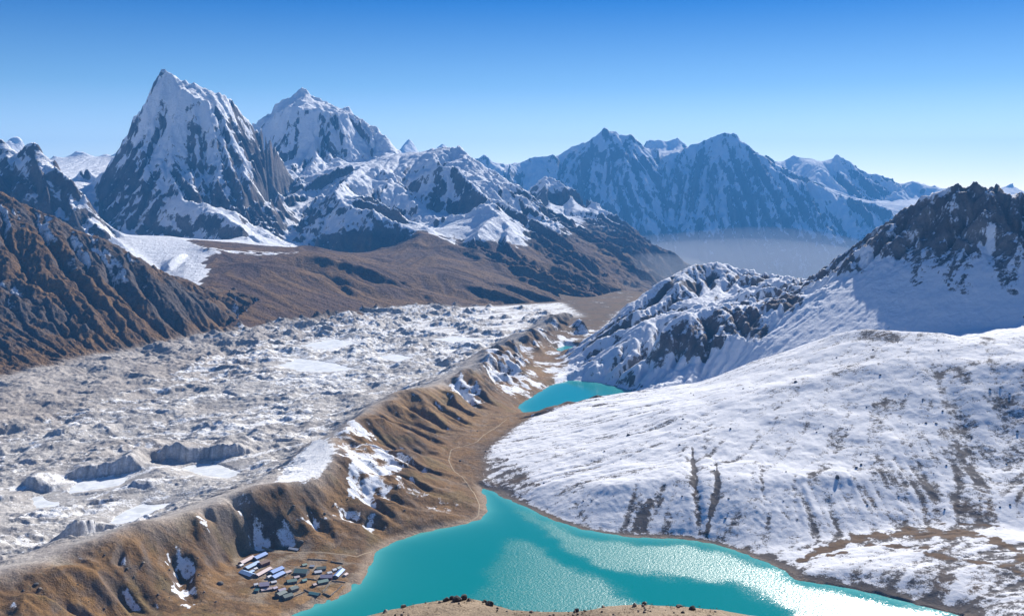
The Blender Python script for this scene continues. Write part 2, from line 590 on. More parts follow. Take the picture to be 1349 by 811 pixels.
mounds = [np.array([L(*p) for p in q]) for q in (
    [(645, 458, 84), (662, 474, 66), (678, 490, 40), (694, 508, 8)], [(632, 478, 60), (650, 500, 32), (668, 522, 6)], [(600, 489, 94), (622, 508, 62), (640, 524, 34), (652, 540, 12)], [(690, 438, 70), (705, 452, 44), (718, 468, 6)],
    [(715, 426, 60), (740, 420, 56), (758, 420, 50), (776, 428, 36), (793, 440, 12)], [(566, 506, 98), (590, 524, 66), (612, 545, 30)], [(672, 448, 40), (690, 466, 22), (704, 482, 0)])]
mounds += [np.array([(290, 4750, -40), (330, 5050, -120), (390, 5400, -230)])]
GN = Grid(-4000, 2600, 1080, 6500, 15)
near_lines = mounds + [lake1, lake1_bed, lake2, lake2_bed, lake3, crest, toe, village_mid, beach, brown_flat, gfoot, efoot, einner, gmid, hill_crest, hill_mid, hill_low, hill_toe, hill_bench, hill_back, ridgeA, ridgeB, ridgeB2, ridgeB_val, rfoot, hillC, hillC_back] + ridge_backs + bound
ZB = solve(GN, near_lines)
ZB = solve(GN, near_lines + spurs(GN, ZB, [ridgeA[3:]], 62, 19, 200, 21, 3, 22) + spurs(GN, ZB, [ridgeB, ridgeB2], 75, 17, 320, 25, 3, 25) + spurs(GN, ZB, [hillC], 130, 26, 700, 22, 4, 40), levels=(8, 4, 2, 1), iters=(300, 160, 100, 60))
XB, YB = GN.xy()


def soft(poly, n=2):
    return blur(inpoly(XB, YB, poly).astype(float), n)


glacier_poly = np.concatenate([crest[:, :2], efoot[::-1, :2], [[-4200, 3300], [-4200, 1000], [-1400, 1000]]])
hill_poly = np.concatenate([lake1_vis[13:, :2], [[700, 1080], [2700, 1080], [2700, 2500]], hill_back[::-1, :2], hill_crest[:5][::-1, :2]])
ridge_poly = np.concatenate([lake2[3:9, :2], hill_back[:, :2], [[2700, 2600], [2700, 5000], [900, 5600], [560, 5200], [330, 4200], [200, 3520]]])
hillC_poly = np.concatenate([efoot[:7, :2], [[-1180, 4160], [-1500, 5400], [-4200, 6000], [-4200, 3000]]])
wG, wH, wR, wC = soft(glacier_poly), soft(hill_poly), soft(ridge_poly), soft(hillC_poly)
wM = np.clip(1 - wG - wH - wR - wC, 0, 1)

GE = Grid(-4000, 2600, 1080, 6500, 6.5)
XE, YE = GE.xy()
ZE = GN.sample(blur(ZB, 1), XE, YE)
up = lambda w: np.clip(GN.sample(w, XE, YE, cubic=False), 0, 1)
eG, eH, eR, eC, eM = up(wG), up(wH), up(wR), up(wC), up(wM)
lk = np.zeros(XE.shape)
for l in (lake1, lake2, lake3):
    lk = np.maximum(lk, blur(inpoly(XE, YE, l).astype(float), 6))
land = sstep(0.0, 1.0, 1 - lk)
warp = fbm(XE / 300, YE / 300, 3, 3) * 60
dRA = np.minimum(np.minimum(pdist(XE, YE, ridgeA, 700)[0], pdist(XE, YE, ridgeB, 700)[0]), 700)
isB = sstep(-60, 60, pdist(XE, YE, ridgeA[:-9], 700)[0].clip(0, 700) - pdist(XE, YE, ridgeB, 700)[0].clip(0, 700)) * (XE < 900)
rocky = (1 - 0.62 * isB) * (1 - 0.95 * sstep(150, 360, dRA + fbm(XE / 120, YE / 120, 3, 9) * 50))
rA = (0.40 + 0.60 * sstep(10, 140, dRA)) * (1 - 0.93 * sstep(150, 380, dRA))
ZE = ZE + eR * rA * ((ridged((XE + warp) / 300, (YE - warp) / 300, 6, 5) - 1.0) * 15 * sstep(5, 120, ZE) + rocky * ((ridged(XE / 95 + warp / 200, YE / 95, 5, 8, gain=0.62) - 1.1) * 11))
ZE = ZE + eC * ((ridged((XE + warp) / 380, (YE + warp) / 380, 5, 15) - 1.0) * 18 * sstep(60, 160, ZE) + (ridged(XE / 130, YE / 130, 5, 16, gain=0.6) - 1.1) * 14 * sstep(-0.1, 0.3, fbm(XE / 500, YE / 500, 3, 17) + 0.1) * sstep(50, 110, ZE) * sstep(520, 330, ZE))
ZE = ZE + eH * (fbm(XE / 260, YE / 260, 4, 21) * 7 * sstep(8, 60, ZE) + fbm(XE / 50, YE / 50, 3, 25) * 1.1 * sstep(2, 12, ZE))
ZE = ZE + eM * (fbm(XE / 130, YE / 130, 4, 31) * 7 * sstep(18, 60, ZE) + (ridged((XE + warp * 0.4) / 210, (YE - warp * 0.4) / 210, 3, 32) - 0.9) * 17 * sstep(20, 60, ZE) * sstep(112, 85, ZE) + fbm(XE / 40, YE / 40, 3, 33) * 1.2 * land)


def carve(Z, X, Y, pts, depth, w):
    d, s = pdist(X, Y, np.array([L(*p) for p in pts]), w * 3)
    return Z - depth * np.exp(-(d / w) ** 2) * np.sin(np.clip(s, 0.03, 0.97) * np.pi) ** 0.5


gullies = [([(303, 662, 95), (312, 690, 55), (335, 712, 22)], 18, 16), ([(445, 640, 90), (457, 660, 60), (470, 690, 20)], 12, 16), ([(475, 640, 90), (487, 665, 55), (505, 700, 12)], 20, 18), ([(400, 668, 60), (418, 695, 30), (432, 714, 12)], 12, 13),
           ([(225, 720, 75), (240, 745, 50), (245, 785, 25)], 14, 13), ([(265, 695, 70), (285, 722, 30)], 10, 11), ([(150, 740, 80), (165, 775, 40)], 12, 14), ([(540, 640, 60), (590, 655, 30), (615, 672, 10)], 12, 20), ([(523, 525, 92), (545, 545, 60), (570, 560, 35)], 20, 22),
           ([(580, 505, 80), (610, 525, 45), (640, 540, 20)], 14, 25), ([(912, 590, 80), (916, 640, 50), (922, 700, 8)], 5, 8), ([(940, 600, 80), (945, 650, 45), (938, 705, 8)], 3, 8), ([(1230, 460, 255), (1260, 520, 190), (1290, 590, 130)], 6, 22), ([(1310, 470, 240), (1320, 540, 170), (1310, 610, 110)], 8, 25)]
for pts_, dep_, wid_ in gullies:
    ZE = carve(ZE, XE, YE, pts_, dep_ * (1.1 if pts_[0][0] < 660 else 1), wid_ * (1.15 if pts_[0][0] < 660 else 1))
wE = np.clip(eR * (1 - 0.85 * sstep(150, 380, dRA)) + eC * 0.45 + eM * 0.7 * sstep(12, 40, ZE) + eH * 0.05 * sstep(6, 30, ZE), 0, 1) * land
ZE = erode(ZE, GE.cell, 14, 26000, 40, wE, seed=3)
kap = eR * (1 - isB) * sstep(170, 300, dRA)
ZE = ZE * (1 - kap) + blur(ZE, 26) * kap + kap * fbm(XE / 70, YE / 70, 4, 10) * 2.2
ZE = ZE + eR * (1 - isB) * (1 - sstep(25, 90, dRA)) * (ridged(XE / 55, YE / 55, 3, 12, gain=0.6) - 0.9) * 13
stE = streaks(ZE, GE.cell, 9, 3, 1)
ZE = ZE + (eR * 2.6 * (1 - 0.8 * sstep(150, 380, dRA)) + eC * 3.0 + eM * 0.5 * sstep(15, 50, ZE) + eH * 0.10 * sstep(6, 30, ZE)) * np.clip(stE, -2, 2) * land
stH = streaks(ZE, GE.cell, 26, 8, 11, 1.8)
ZE = ZE + eH * 0.55 * sstep(6, 30, ZE) * sstep(170, 70, ZE) * np.clip(stH, -2, 2)
print('near eroded', round(time.time() - T0, 1))

# fan-shaped tessellation: finer where the valley is nearer
NR, NC = 1050, 1180
yr = 1110 * (6400 / 1110) ** (np.arange(NR) / (NR - 1))
tt = np.linspace(-0.60, 0.60, NC)
Yn = np.repeat(yr[:, None], NC, 1)
Xn = tt[None, :] * (yr[:, None] + 260)
Zn = GE.sample(ZE, Xn, Yn)
s2 = lambda w: np.clip(GN.sample(w, Xn, Yn, cubic=False), 0, 1)
fG, fH, fR, fC, fM = s2(wG), s2(wH), s2(wR), s2(wC), s2(wM)
st = GE.sample(stE, Xn, Yn, cubic=False)
st2 = GE.sample(stH, Xn, Yn, cubic=False)
Zsm = GN.sample(ZB, Xn, Yn)
# glacier hummocks
dcr, _ = pdist(Xn, Yn, crest, 260)
din, _ = pdist(Xn, Yn, einner, 400)
ginn = fG * sstep(20, 110, dcr)
ang = math.radians(52)
U = Xn * math.sin(ang) + Yn * math.cos(ang)
V = Xn * math.cos(ang) - Yn * math.sin(ang)
wp = fbm(Xn / 180, Yn / 180, 3, 41) * 45
hum = (np.abs(fbm((U + wp) / 170, (V - wp) / 85, 5, 43)) * -15 + 5) + ridged((U - wp) / 70, (V + wp) / 42, 4, 47) * 4.5 - 4 + fbm(Xn / 11, Yn / 11, 4, 49) * 2.0
hum2 = (ridged((U + wp) / 330, (V - wp) / 230, 3, 44) - 1.0) * 16 + fbm(U / 90, V / 70, 3, 46) * 5
Zn = Zn + 0.85 * ginn * (hum * (0.85 + 1.0 * sstep(2800, 4600, Yn)) + hum2 * (0.8 + 0.9 * sstep(2800, 4600, Yn)))
# near-scale roughness elsewhere
Zn = Zn + fM * (fbm(Xn / 14, Yn / 14, 3, 51) * 0.8 * sstep(1.0, 8, np.abs(Zn)) + (ridged(Xn / 150, Yn / 150, 4, 52) - 1) * 30 * sstep(2500, 3200, Yn) * np.maximum(sstep(10, 45, Zn), sstep(4300, 4600, Yn))) + fH * (fbm(Xn / 18, Yn / 18, 4, 53) * 0.55) * sstep(1, 6, Zn) + fR * (fbm(Xn / 22, Yn / 22, 3, 55) * 0.5 + GE.sample(rocky, Xn, Yn, cubic=False) * (ridged(Xn / 34, Yn / 34, 4, 56, gain=0.6) - 1) * 4.5) + fC * fbm(Xn / 30, Yn / 30, 3, 57) * 4.0
# ice cliffs with frozen ponds at their feet: (cliff foot from left to right, pond outline, level, height)
ponds = [
    ([(30, 648), (62, 650), (95, 640)], [(40, 655), (62, 648), (84, 651), (92, 660), (75, 667), (48, 670)], 20, 26),
    ([(88, 636), (110, 632), (140, 628), (180, 624)], [(88, 645), (105, 634), (140, 628), (172, 628), (158, 640), (120, 646), (92, 651)], 22, 34),
    ([(205, 610), (240, 612), (270, 606), (300, 606), (325, 603)], [(236, 616), (262, 610), (292, 612), (318, 622), (300, 632), (262, 626)], 22, 38),
    ([(60, 577), (80, 580), (100, 574)], None, 22, 30), ([(118, 570), (145, 571)], None, 22, 18),
    ([(70, 722), (100, 722), (128, 714), (148, 708)], None, 26, 36), ([(0, 668), (12, 664)], None, 24, 26),
    ([(330, 585), (348, 588), (365, 584)], None, 24, 16), ([(150, 600), (170, 604), (188, 600)], None, 24, 16), ([(255, 565), (285, 568), (305, 562)], None, 24, 18), ([(20, 610), (45, 612)], None, 24, 18), ([(350, 540), (380, 543), (402, 538)], None, 20, 18), ([(200, 545), (222, 548), (240, 544)], None, 24, 14),
    ([(290, 520), (320, 523)], None, 22, 16), ([(420, 520), (450, 523), (468, 518)], None, 18, 20), ([(480, 488), (505, 490)], None, 14, 18), ([(100, 545), (125, 548)], None, 26, 14), ([(230, 660), (250, 662), (272, 655)], None, 28, 18), ([(560, 470), (590, 472), (610, 468)], None, 8, 20), ([(160, 648), (185, 652), (205, 648)], None, 26, 14), ([(330, 500), (362, 503)], None, 20, 14),
    (None, [(140, 690), (160, 675), (185, 664), (228, 663), (222, 672), (186, 683), (160, 691)], 24, 0),
    (None, [(366, 481), (395, 472), (440, 478), (468, 486), (440, 491), (392, 489)], 14, 0),
    (None, [(395, 455), (440, 446), (470, 452), (430, 460)], 12, 0), (None, [(498, 470), (520, 466), (545, 471), (522, 477)], 6, 0), (None, [(565, 447), (600, 443), (640, 447), (605, 452)], 2, 0),
    (None, [(418, 579), (424, 577), (430, 579), (427, 584), (420, 585)], 26, 0)]
pond_polys = []
iceface = np.zeros(Xn.shape)
for cl, po, z, H in ponds:
    if po is not None:
        pp = LL(z, *po)
        pp = np.concatenate([pp, pp[:1]])
        pp2 = densify(pp, 8)
        cc = pp2[:, :2].mean(0)
        nn = fbm(pp2[:, 0] / 25, pp2[:, 1] / 25, 2, 61)
        pp2[:, :2] = cc + (pp2[:, :2] - cc) * (1 + 0.10 * nn[:, None])
        pond_polys.append((pp2[:-1], z))
        box = (np.abs(Xn - cc[0]) < 260) & (np.abs(Yn - cc[1]) < 320)
        d, _ = pdist(Xn, Yn, pp2, 140)
        ins = inpoly(Xn, Yn, pp2)
        sd = np.where(ins, -d, d)
        k = np.where(box, 1 - sstep(0, 95, sd), 0)
        low = np.where(ins, z - 0.5 - np.clip(d / 15, 0, 1) * 2, z + np.clip(sd, 0, 200) * 0.16 + 0.1)
        Zn = Zn * (1 - k) + np.where(ins, low, np.minimum(np.maximum(Zn, z + 0.2), low + 1.5)) * k
    if cl is not None:
        cc = densify(LL(z, *cl), 10)
        nn = fbm(cc[:, 0] / 40, cc[:, 1] / 40 + 9, 2, 63)
        cc[:, 1] += nn * 9
        d, s = pdist(Xn, Yn, cc, 260)
        yc = np.interp(Xn, cc[:, 0], cc[:, 1])
        sd = Yn - yc + fbm(Xn / 14, Yn / 14, 3, 65) * 5
        within = sstep(cc[0, 0] - 20, cc[0, 0] + 25, Xn) * (1 - sstep(cc[-1, 0] - 25, cc[-1, 0] + 20, Xn))
        near = within * (np.abs(sd) < 380)
        H = H if po is not None or H > 24 else H * 0.6
        hh = H * (0.75 + 0.35 * fbm(Xn / 50, Yn * 0 + 3.3, 2, 67)) * sstep(0, 13, sd) * np.exp(-np.clip(sd - 13, 0, None) / 130)
        Zn = Zn + near * hh
        iceface = np.maximum(iceface, near * sstep(-1, 2, sd) * (1 - sstep(12, 17, sd)))
# lakes: keep land above and bed below the water level
for l, z in ((lake1, 0.0), (lake2, -10.0), (lake3, -16.0)):
    d, _ = pdist(Xn, Yn, l, 120)
    ins = inpoly(Xn, Yn, l)
    wig = fbm(Xn / 30, Yn / 30, 3, 71) * 4 + fbm(Xn / 120, Yn / 120, 2, 73) * 5
    sd = np.where(ins, -d, d) + wig * np.exp(-(d / 30) ** 2)
    bank = 0.16 + (0.75 + 0.5 * fbm(Xn / 25, Yn / 25, 3, 77)) * sstep(380, 430, Xn) * (Yn < 1660) * (sd > 0) * (z == 0.0)
    lev = z + np.clip(sd, -40, 14) * bank + np.clip(sd - 14, 0, 26) * 0.16
    k = 1 - sstep(2, 28, np.abs(sd))
    Zn = np.where(sd < 0, np.minimum(Zn, z - 0.3) * (1 - k) + lev * k, np.maximum(Zn, z + 0.25) * (1 - k) + np.minimum(np.maximum(lev, z + 0.1), np.maximum(Zn, z + 0.3)) * k)
# levelled ground for the village
vil = np.array([L(*p)[:2] for p in [(312, 742, 14), (352, 724, 14), (455, 732, 10), (462, 760, 8), (410, 785, 9), (345, 785, 13)]])
kv = np.where(inpoly(Xn, Yn, vil), 1.0, 0.0)
dv, _ = pdist(Xn, Yn, np.concatenate([vil, vil[:1]]), 60)
kv = np.maximum(kv, 1 - sstep(0, 40, dv))
Zn = Zn * (1 - kv) + (Zsm + fbm(Xn / 60, Yn / 60, 2, 75) * 0.5) * kv

Nn = normals(Xn, Yn, Zn)
sl = Nn[..., 2]
nsm = blur(Nn[..., 0], 3), blur(Nn[..., 1], 3), blur(Nn[..., 2], 3)
shade_side = -(nsm[0] * SUN[0] + nsm[1] * SUN[1]) / math.hypot(SUN[0], SUN[1])     # how far a slope leans away from the south
nA = fbm(Xn / 90, Yn / 90, 4, 81)
nB = fbm(Xn / 28, Yn / 28, 4, 83)
nC = fbm(Xn / 400, Yn / 400, 3, 85)
curv = blur(Zn, 4) - Zn
# --- ground colours
gM = mixc(COL['grass'], COL['grass2'], sstep(-0.4, 0.5, nA))
gM = mixc(gM, COL['ochre'], sstep(0.1, 0.8, nC + nB * 0.4) * 0.7)
gM = mixc(gM, COL['soil'], sstep(0.35, 0.8, nB) * 0.35)
gM = mixc(gM, COL['rock'], sstep(0.72, 0.55, sl) * 0.6)
gM = mixc(gM, COL['soil'] * 0.75, sstep(0.3, 1.6, st + nB * 0.8) * 0.45)
gM = mixc(gM, np.array((0.10, 0.075, 0.045)), sstep(0.35, 0.75, fbm(Xn / 7, Yn / 7, 3, 86) + nA * 0.3) * 0.6)
gM = mixc(gM, np.array((0.17, 0.13, 0.05)), sstep(0.2, 0.7, fbm(Xn / 70, Yn / 70, 3, 87)) * 0.4)
dl1, _ = pdist(Xn, Yn, lake1, 60)
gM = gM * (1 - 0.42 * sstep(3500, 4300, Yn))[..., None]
gM = mixc(gM, COL['beach'], (1 - sstep(6, 22, dl1)) * 0.8)
gM = mixc(gM, np.array((0.30, 0.245, 0.185)), kv * sstep(-0.3, 0.5, nB) * 0.7)
for pts in ([(392, 768, 9), (404, 761, 9), (417, 764, 9), (398, 776, 9)], [(425, 780, 7), (436, 770, 7), (456, 768, 7), (437, 786, 7)], [(386, 789, 8), (400, 780, 8), (411, 783, 8), (396, 793, 8)], [(378, 770, 10), (388, 763, 10), (394, 768, 10), (384, 776, 10)]):
    gM = mixc(gM, np.array((0.33, 0.195, 0.085)), inpoly(Xn, Yn, np.array([L(*p) for p in pts])) * 0.85)
sM = sstep(0.22, 0.55, shade_side + nB * 0.25) * sstep(0.1, 0.5, nA + 0.35) * 0.75 - 0.15


nP = fbm(Xn / 9, Yn / 9, 3, 88)


def patch(pts, w=25):
    pl = np.array([L(*p) for p in pts])
    pl = np.concatenate([pl, pl[:1]])
    d, _ = pdist(Xn, Yn, pl, w * 2)
    ins = inpoly(Xn, Yn, pl)
    return sstep(-w * 0.6, w * 0.6, np.where(ins, d, -d) + (nB * 1.0 + nP * 0.9 + st * 0.25) * w)


for pts in ([(440, 566, 92), (463, 556, 96), (480, 565, 85), (520, 590, 70), (537, 605, 60), (520, 630, 60), (490, 642, 70), (460, 630, 85), (452, 600, 92)],
            [(585, 498, 88), (608, 490, 88), (640, 520, 55), (620, 520, 55)], [(625, 480, 84), (645, 460, 78), (685, 478, 50), (700, 510, 10), (670, 515, 20), (640, 495, 50)],
            [(300, 662, 95), (312, 665, 85), (330, 700, 30), (345, 715, 20), (325, 712, 25), (305, 690, 55)], [(460, 645, 85), (485, 645, 80), (500, 695, 20), (485, 695, 20), (468, 670, 50)],
            [(440, 635, 92), (452, 640, 85), (455, 662, 60), (445, 655, 70)], [(400, 682, 45), (408, 680, 45), (430, 706, 16), (420, 712, 16)], [(225, 733, 60), (238, 735, 58), (250, 770, 35), (245, 790, 28), (235, 765, 40)], [(262, 710, 55), (270, 710, 55), (285, 726, 32), (275, 726, 35)]):
    sM = np.maximum(sM, patch(pts, 14) * (0.58 + nB * 0.35 + nA * 0.25))
# further down the valley the moraine is dusted everywhere
sM = np.maximum(sM, sstep(2600, 3300, Yn) * (1 - 0.5 * sstep(4200, 4800, Yn)) * (0.36 + nA * 0.6 + nB * 0.2) * (0.3 + 0.7 * sstep(-0.3, 0.35, shade_side + 0.25)))
dus, _ = pdist(Xn, Yn, np.array([L(*p) for p in [(480, 630, 60), (540, 640, 45), (590, 660, 25)]]), 150)
sM = np.maximum(sM, (1 - sstep(15, 60, dus)) * 0.45 * sstep(-0.2, 0.3, nB + 0.1))
# glacier
gG = mixc(COL['debris'], COL['debris2'], sstep(-0.3, 0.6, nA + nB * 0.5))
gG = mixc(gG, COL['tan'], sstep(0.0, 0.6, nC) * 0.25)
band = (1 - sstep(30, 260, din)) * fG
gG = mixc(gG, COL['tan'] * 0.92, np.clip(band + fG * sstep(0, 1, (Yn - np.interp(Xn, einner[:, 0], einner[:, 1])) / 120), 0, 1) * 0.4)
streak = fbm(U / 420 + nA * 0.15, V / 45 + nA * 0.6, 4, 91)
outer = sstep(0, 1, (Yn - np.interp(Xn, einner[:, 0], einner[:, 1]) + 40) / 160)
sG = 0.33 + streak * 0.34 + nB * 0.16 + sstep(2300, 4300, Yn) * 0.22 - outer * 0.5 * (1 - sstep(3600, 4600, Yn)) + curv * 0.02
sG = sG * sstep(0.55, 0.85, sl)
gG = mixc(gG, np.array((0.52, 0.52, 0.53)) * (0.9 + 0.35 * np.clip(fbm(Xn / 7, Yn / 60, 3, 99), -1, 1))[..., None], iceface)
sG = np.where(iceface > 0.4, -0.1 + 0.25 * nB, sG)
wall = fG * (1 - sstep(60, 130, dcr))
snw = patch([(362, 640, 95), (372, 622, 60), (415, 585, 40), (437, 578, 92), (446, 592, 98), (436, 612, 100), (415, 627, 100)], 10)
sG = np.maximum(sG * (1 - wall * 0.6), snw * 1.0)
gG = mixc(gG, COL['tan'] * 0.9, wall * 0.45)
# snowy hill
gH = mixc(COL['rock'] * 0.9, COL['grass2'] * 0.8, sstep(0.1, 0.7, nA) * 0.6)
sH = 0.73 + st2 * (0.02 + 0.075 * sstep(200, 70, Zsm)) + nA * 0.09 + nB * 0.12 - curv * 0.04 - sstep(0.85, 0.62, sl) * 0.35 + st * (0.05 + 0.06 * sstep(150, 60, Zsm)) - sstep(900, 1250, 674 + 1335 * Xn / Yn) * 0.05
rk = lambda pts, w: patch(pts, w)
sH -= rk([(620, 630, 4), (650, 605, 10), (700, 625, 25), (695, 660, 5), (650, 648, 1)], 22) * (0.30 + nB * 0.35)
sH -= rk([(825, 660, 40), (870, 650, 45), (895, 672, 35), (890, 705, 3), (820, 702, 3)], 14) * (0.22 + np.clip(st2, -1, 1.5) * 0.34 + nB * 0.25)
for pts, w in (([(912, 590, 80), (915, 640, 50), (922, 704, 4)], 5), ([(944, 610, 75), (945, 650, 45), (930, 706, 6)], 4), ([(1228, 460, 255), (1255, 520, 190), (1275, 570, 150), (1300, 640, 90)], 16), ([(1300, 460, 250), (1322, 540, 170), (1330, 600, 120)], 22)):
    d, sp = pdist(Xn, Yn, np.array([L(*p) for p in pts]), 120)
    d = d / (0.25 + 0.75 * sstep(0.0, 0.5, sp)) + nA * w * 0.7
    sH -= (1 - sstep(w * 0.4, w * 2.0, d + nB * w)) * (0.50 + nB * 0.3 if w < 8 else 0.17 + nB * 0.3)
br = np.zeros(Xn.shape)
for pts, w in (([(1035, 746, 5), (1080, 725, 14), (1130, 708, 22), (1190, 703, 28), (1250, 706, 32)], 15), ([(1200, 698, 30), (1280, 702, 34), (1330, 725, 30), (1349, 745, 28)], 13), ([(1180, 722, 25), (1230, 733, 25), (1310, 748, 26), (1349, 760, 26)], 9), ([(1240, 686, 40), (1300, 690, 40), (1349, 700, 38)], 5), ([(1070, 735, 12), (1150, 718, 22), (1220, 724, 26)], 7)):
    d, _ = pdist(Xn, Yn, np.array([L(*p) for p in pts]), 120)
    br = np.maximum(br, 1 - sstep(w * 0.2, w * 1.1, d + (nB + nA * 0.6) * w * 1.2 + w * 0.22))
sH -= br * 0.55
gH = mixc(gH, COL['grass2'] * 0.9, br)
sH -= (1 - sstep(120, 420, Zsm * 2.2 + 60 + nA * 40)) * sstep(1000, 1349, 674 + 1335 * Xn / Yn) * 0.16
sH -= sstep(0.25, 0.7, fbm(Xn / 120, Yn / 120, 3, 95)) * sstep(0.5, 1.0, Xn / 900) * 0.25
sH -= (1 - sstep(3, 12, dl1)) * 0.8
bk = (1 - sstep(8, 30, dl1 + nB * 10)) * sstep(385, 430, Xn) * (Yn < 1660)
sH -= bk * 0.42
gH = mixc(gH, COL['darkrock'], np.clip(bk * 1.3, 0, 1))
dhb, _ = pdist(Xn, Yn, hill_crest[6:13], 120)
sH -= (1 - sstep(20, 110, dhb)) * 0.09 * sstep(-0.3, 0.2, nB)
# crag ridge
def hit(px, py, ymin=2500):
    """plan position of the first slope met in a survey direction beyond YMIN"""
    r_, f_, s_ = ray(px, py)
    ys = yr[yr > ymin]
    xs = r_ / f_ * ys
    ci = np.clip((xs / (ys + 260) + 0.60) / 1.2 * (NC - 1), 0, NC - 1).round().astype(int)
    zz = Zn[np.flatnonzero(yr > ymin), ci]
    q = np.flatnonzero(zz >= CAMZ + s_ / f_ * ys)
    q = q[0] if len(q) else len(ys) - 1
    return xs[q], ys[q]


def face_poly(pts, w, nz):
    pl = np.array([hit(*p) for p in pts])
    pl = np.concatenate([pl, pl[:1]])
    d, _ = pdist(Xn, Yn, pl, 150)
    ins = inpoly(Xn, Yn, pl)
    return sstep(-w, w, np.where(ins, d, -d) + nz)


gR = mixc(np.array((0.185, 0.165, 0.155)), COL['rock'], sstep(-0.3, 0.5, nA))
gR = mixc(gR, COL['redrock'], sstep(0.1, 0.6, nC) * 0.6)
steepR = blur(sl, 2)
sR = 0.80 - sstep(0.82, 0.60, steepR + nA * 0.08) * 0.50 + nB * 0.10 - curv * 0.01 + st * 0.17
up_rock = sstep(150, 420, Zsm + nA * 90) * sstep(900, 1350, Xn)
sR -= up_rock * 0.20
crA, _ = pdist(Xn, Yn, ridgeA[4:], 300)
sR -= (1 - sstep(20, 130, crA + nA * 60)) * 0.16
sR -= (Yn > np.interp(Xn, ridgeB[::-1, 0][:-1], ridgeB[::-1, 1][:-1])) * 0.2
# brown hill
nzr = nB * 16 + nA * 14 + st * 5
rocks = np.zeros(Xn.shape)
for pts in ([(1050, 378), (1090, 352), (1125, 332), (1142, 346), (1136, 360), (1110, 362), (1085, 362), (1062, 380)], [(1118, 335), (1160, 298), (1210, 265), (1248, 254), (1290, 240), (1325, 246), (1349, 268), (1349, 405), (1325, 388), (1305, 360), (1303, 335), (1312, 300), (1300, 300), (1290, 340), (1276, 368), (1283, 394), (1262, 388), (1240, 382), (1232, 360), (1222, 352), (1212, 378), (1200, 372), (1192, 345), (1172, 340), (1150, 338)],
            [(856, 468), (872, 438), (905, 420), (960, 406), (1000, 412), (1016, 440), (1000, 456), (985, 448), (962, 446), (935, 466), (905, 478), (885, 474), (862, 488)], [(1000, 398), (1050, 380), (1065, 392), (1045, 412), (1010, 410)], [(830, 420), (868, 418), (872, 430), (850, 450), (838, 462), (828, 445)]):
    rocks = np.maximum(rocks, face_poly(pts, 14, nzr))
faceA = face_poly([(836, 508), (856, 452), (874, 430), (930, 408), (1000, 400), (1060, 376), (1125, 330), (1210, 266), (1290, 242), (1345, 270), (1345, 436), (1240, 434), (1130, 428), (975, 484), (865, 508)], 10, nzr * 0.3)
nD = fbm(Xn / 11, Yn / 8, 3, 98)
crack = ridged(Xn / 70 + nA, Zn / 45 + nB * 0.5, 4, 97) - 1.0
sA = (0.86 + nB * 0.08) * (1 - rocks) + rocks * (0.27 + st * 0.10 + nB * 0.08 + nD * 0.12 - crack * 0.22 + sstep(0.66, 0.88, steepR) * 0.22)
for pts in ([(845, 388), (868, 364), (900, 351), (938, 346), (992, 358), (1000, 368), (960, 366), (925, 372), (912, 392), (888, 398), (868, 390)], [(752, 482), (775, 458), (800, 432), (832, 402), (846, 415), (828, 445), (806, 470), (790, 492)]):
    sR = sR - face_poly(pts, 16, nzr * 1.3) * (0.20 - crack * 0.12 + np.clip(nD, -1, 1) * 0.15)
sR = sR - crack * 0.16 * (1 - faceA) + nD * 0.18 + 0.20 * (1 - faceA)
sR = sR * (1 - faceA) + sA * faceA
gC = mixc(COL['grass2'] * 0.85, COL['grass'] * 0.8, sstep(-0.3, 0.4, nA))
crag = sstep(0.05, 0.45, nC + nA * 0.5 + 0.18) * sstep(0.93, 0.72, blur(sl, 2)) * sstep(60, 130, Zsm)
gC = mixc(gC, COL['darkrock'] * 1.05, np.clip(crag + st * 0.12, 0, 1) * 0.85)
sC = sstep(0.05, 0.45, shade_side + nA * 0.2) * sstep(0.0, 0.5, nC + 0.1 + (Zsm - 250) / 600) * 0.55 * sstep(120, 260, Zsm) * sstep(-1000, -1700, Xn)

den = fG + fH + fR + fC + fM + 1e-6
ground = (gM * fM[..., None] + gG * fG[..., None] + gH * fH[..., None] + gR * fR[..., None] + gC * fC[..., None]) / den[..., None]
snow = (sM * fM + sG * fG + sH * fH + sR * fR + sC * fC) / den
attrs = dict(ground=ground, snow=snow)
cls = np.argmax(np.stack([fM, fG, fH, fR, fC]), 0)
fc = cls[:-1, :-1]
ctrX = Xn[:-1, :-1]
ctrY = Yn[:-1, :-1]
# beyond the far edge of the glacier the slopes belong to the mountains behind
cut = (ctrX > -1210) & (ctrY > np.interp(ctrX, efoot[6:, 0], efoot[6:, 1]) + 60) & (ctrX < efoot[-1, 0])
cut |= (ctrY > 6100 + 200 * np.sin(ctrX / 90)) & (ctrX > 120)
cut |= (fc == 4) & (ctrY > np.interp(ctrX, hillC[:, 0], hillC[:, 1]) + 600)
keep = ~cut
fc = np.where((ctrX > -1300) & (fc == 4), 1, fc)
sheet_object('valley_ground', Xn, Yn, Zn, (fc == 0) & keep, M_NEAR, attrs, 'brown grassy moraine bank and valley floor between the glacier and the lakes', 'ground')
sheet_object('glacier', Xn, Yn, Zn, (fc == 1) & keep, M_ICE, attrs, 'wide rubble covered grey glacier with white snow patches left of the brown moraine', 'glacier')
sheet_object('snowy_hill', Xn, Yn, Zn, (fc == 2) & keep, M_SNOWHILL, attrs, 'broad smooth sunlit snowy hillside rising from the right shore of the near lake', 'hill')
sheet_object('rocky_ridge_hill', Xn, Yn, Zn, (fc == 3) & keep, M_RIDGE, attrs, 'shaded rocky ridge with snow dusting rising behind the sunlit snowy hillside', 'hill')
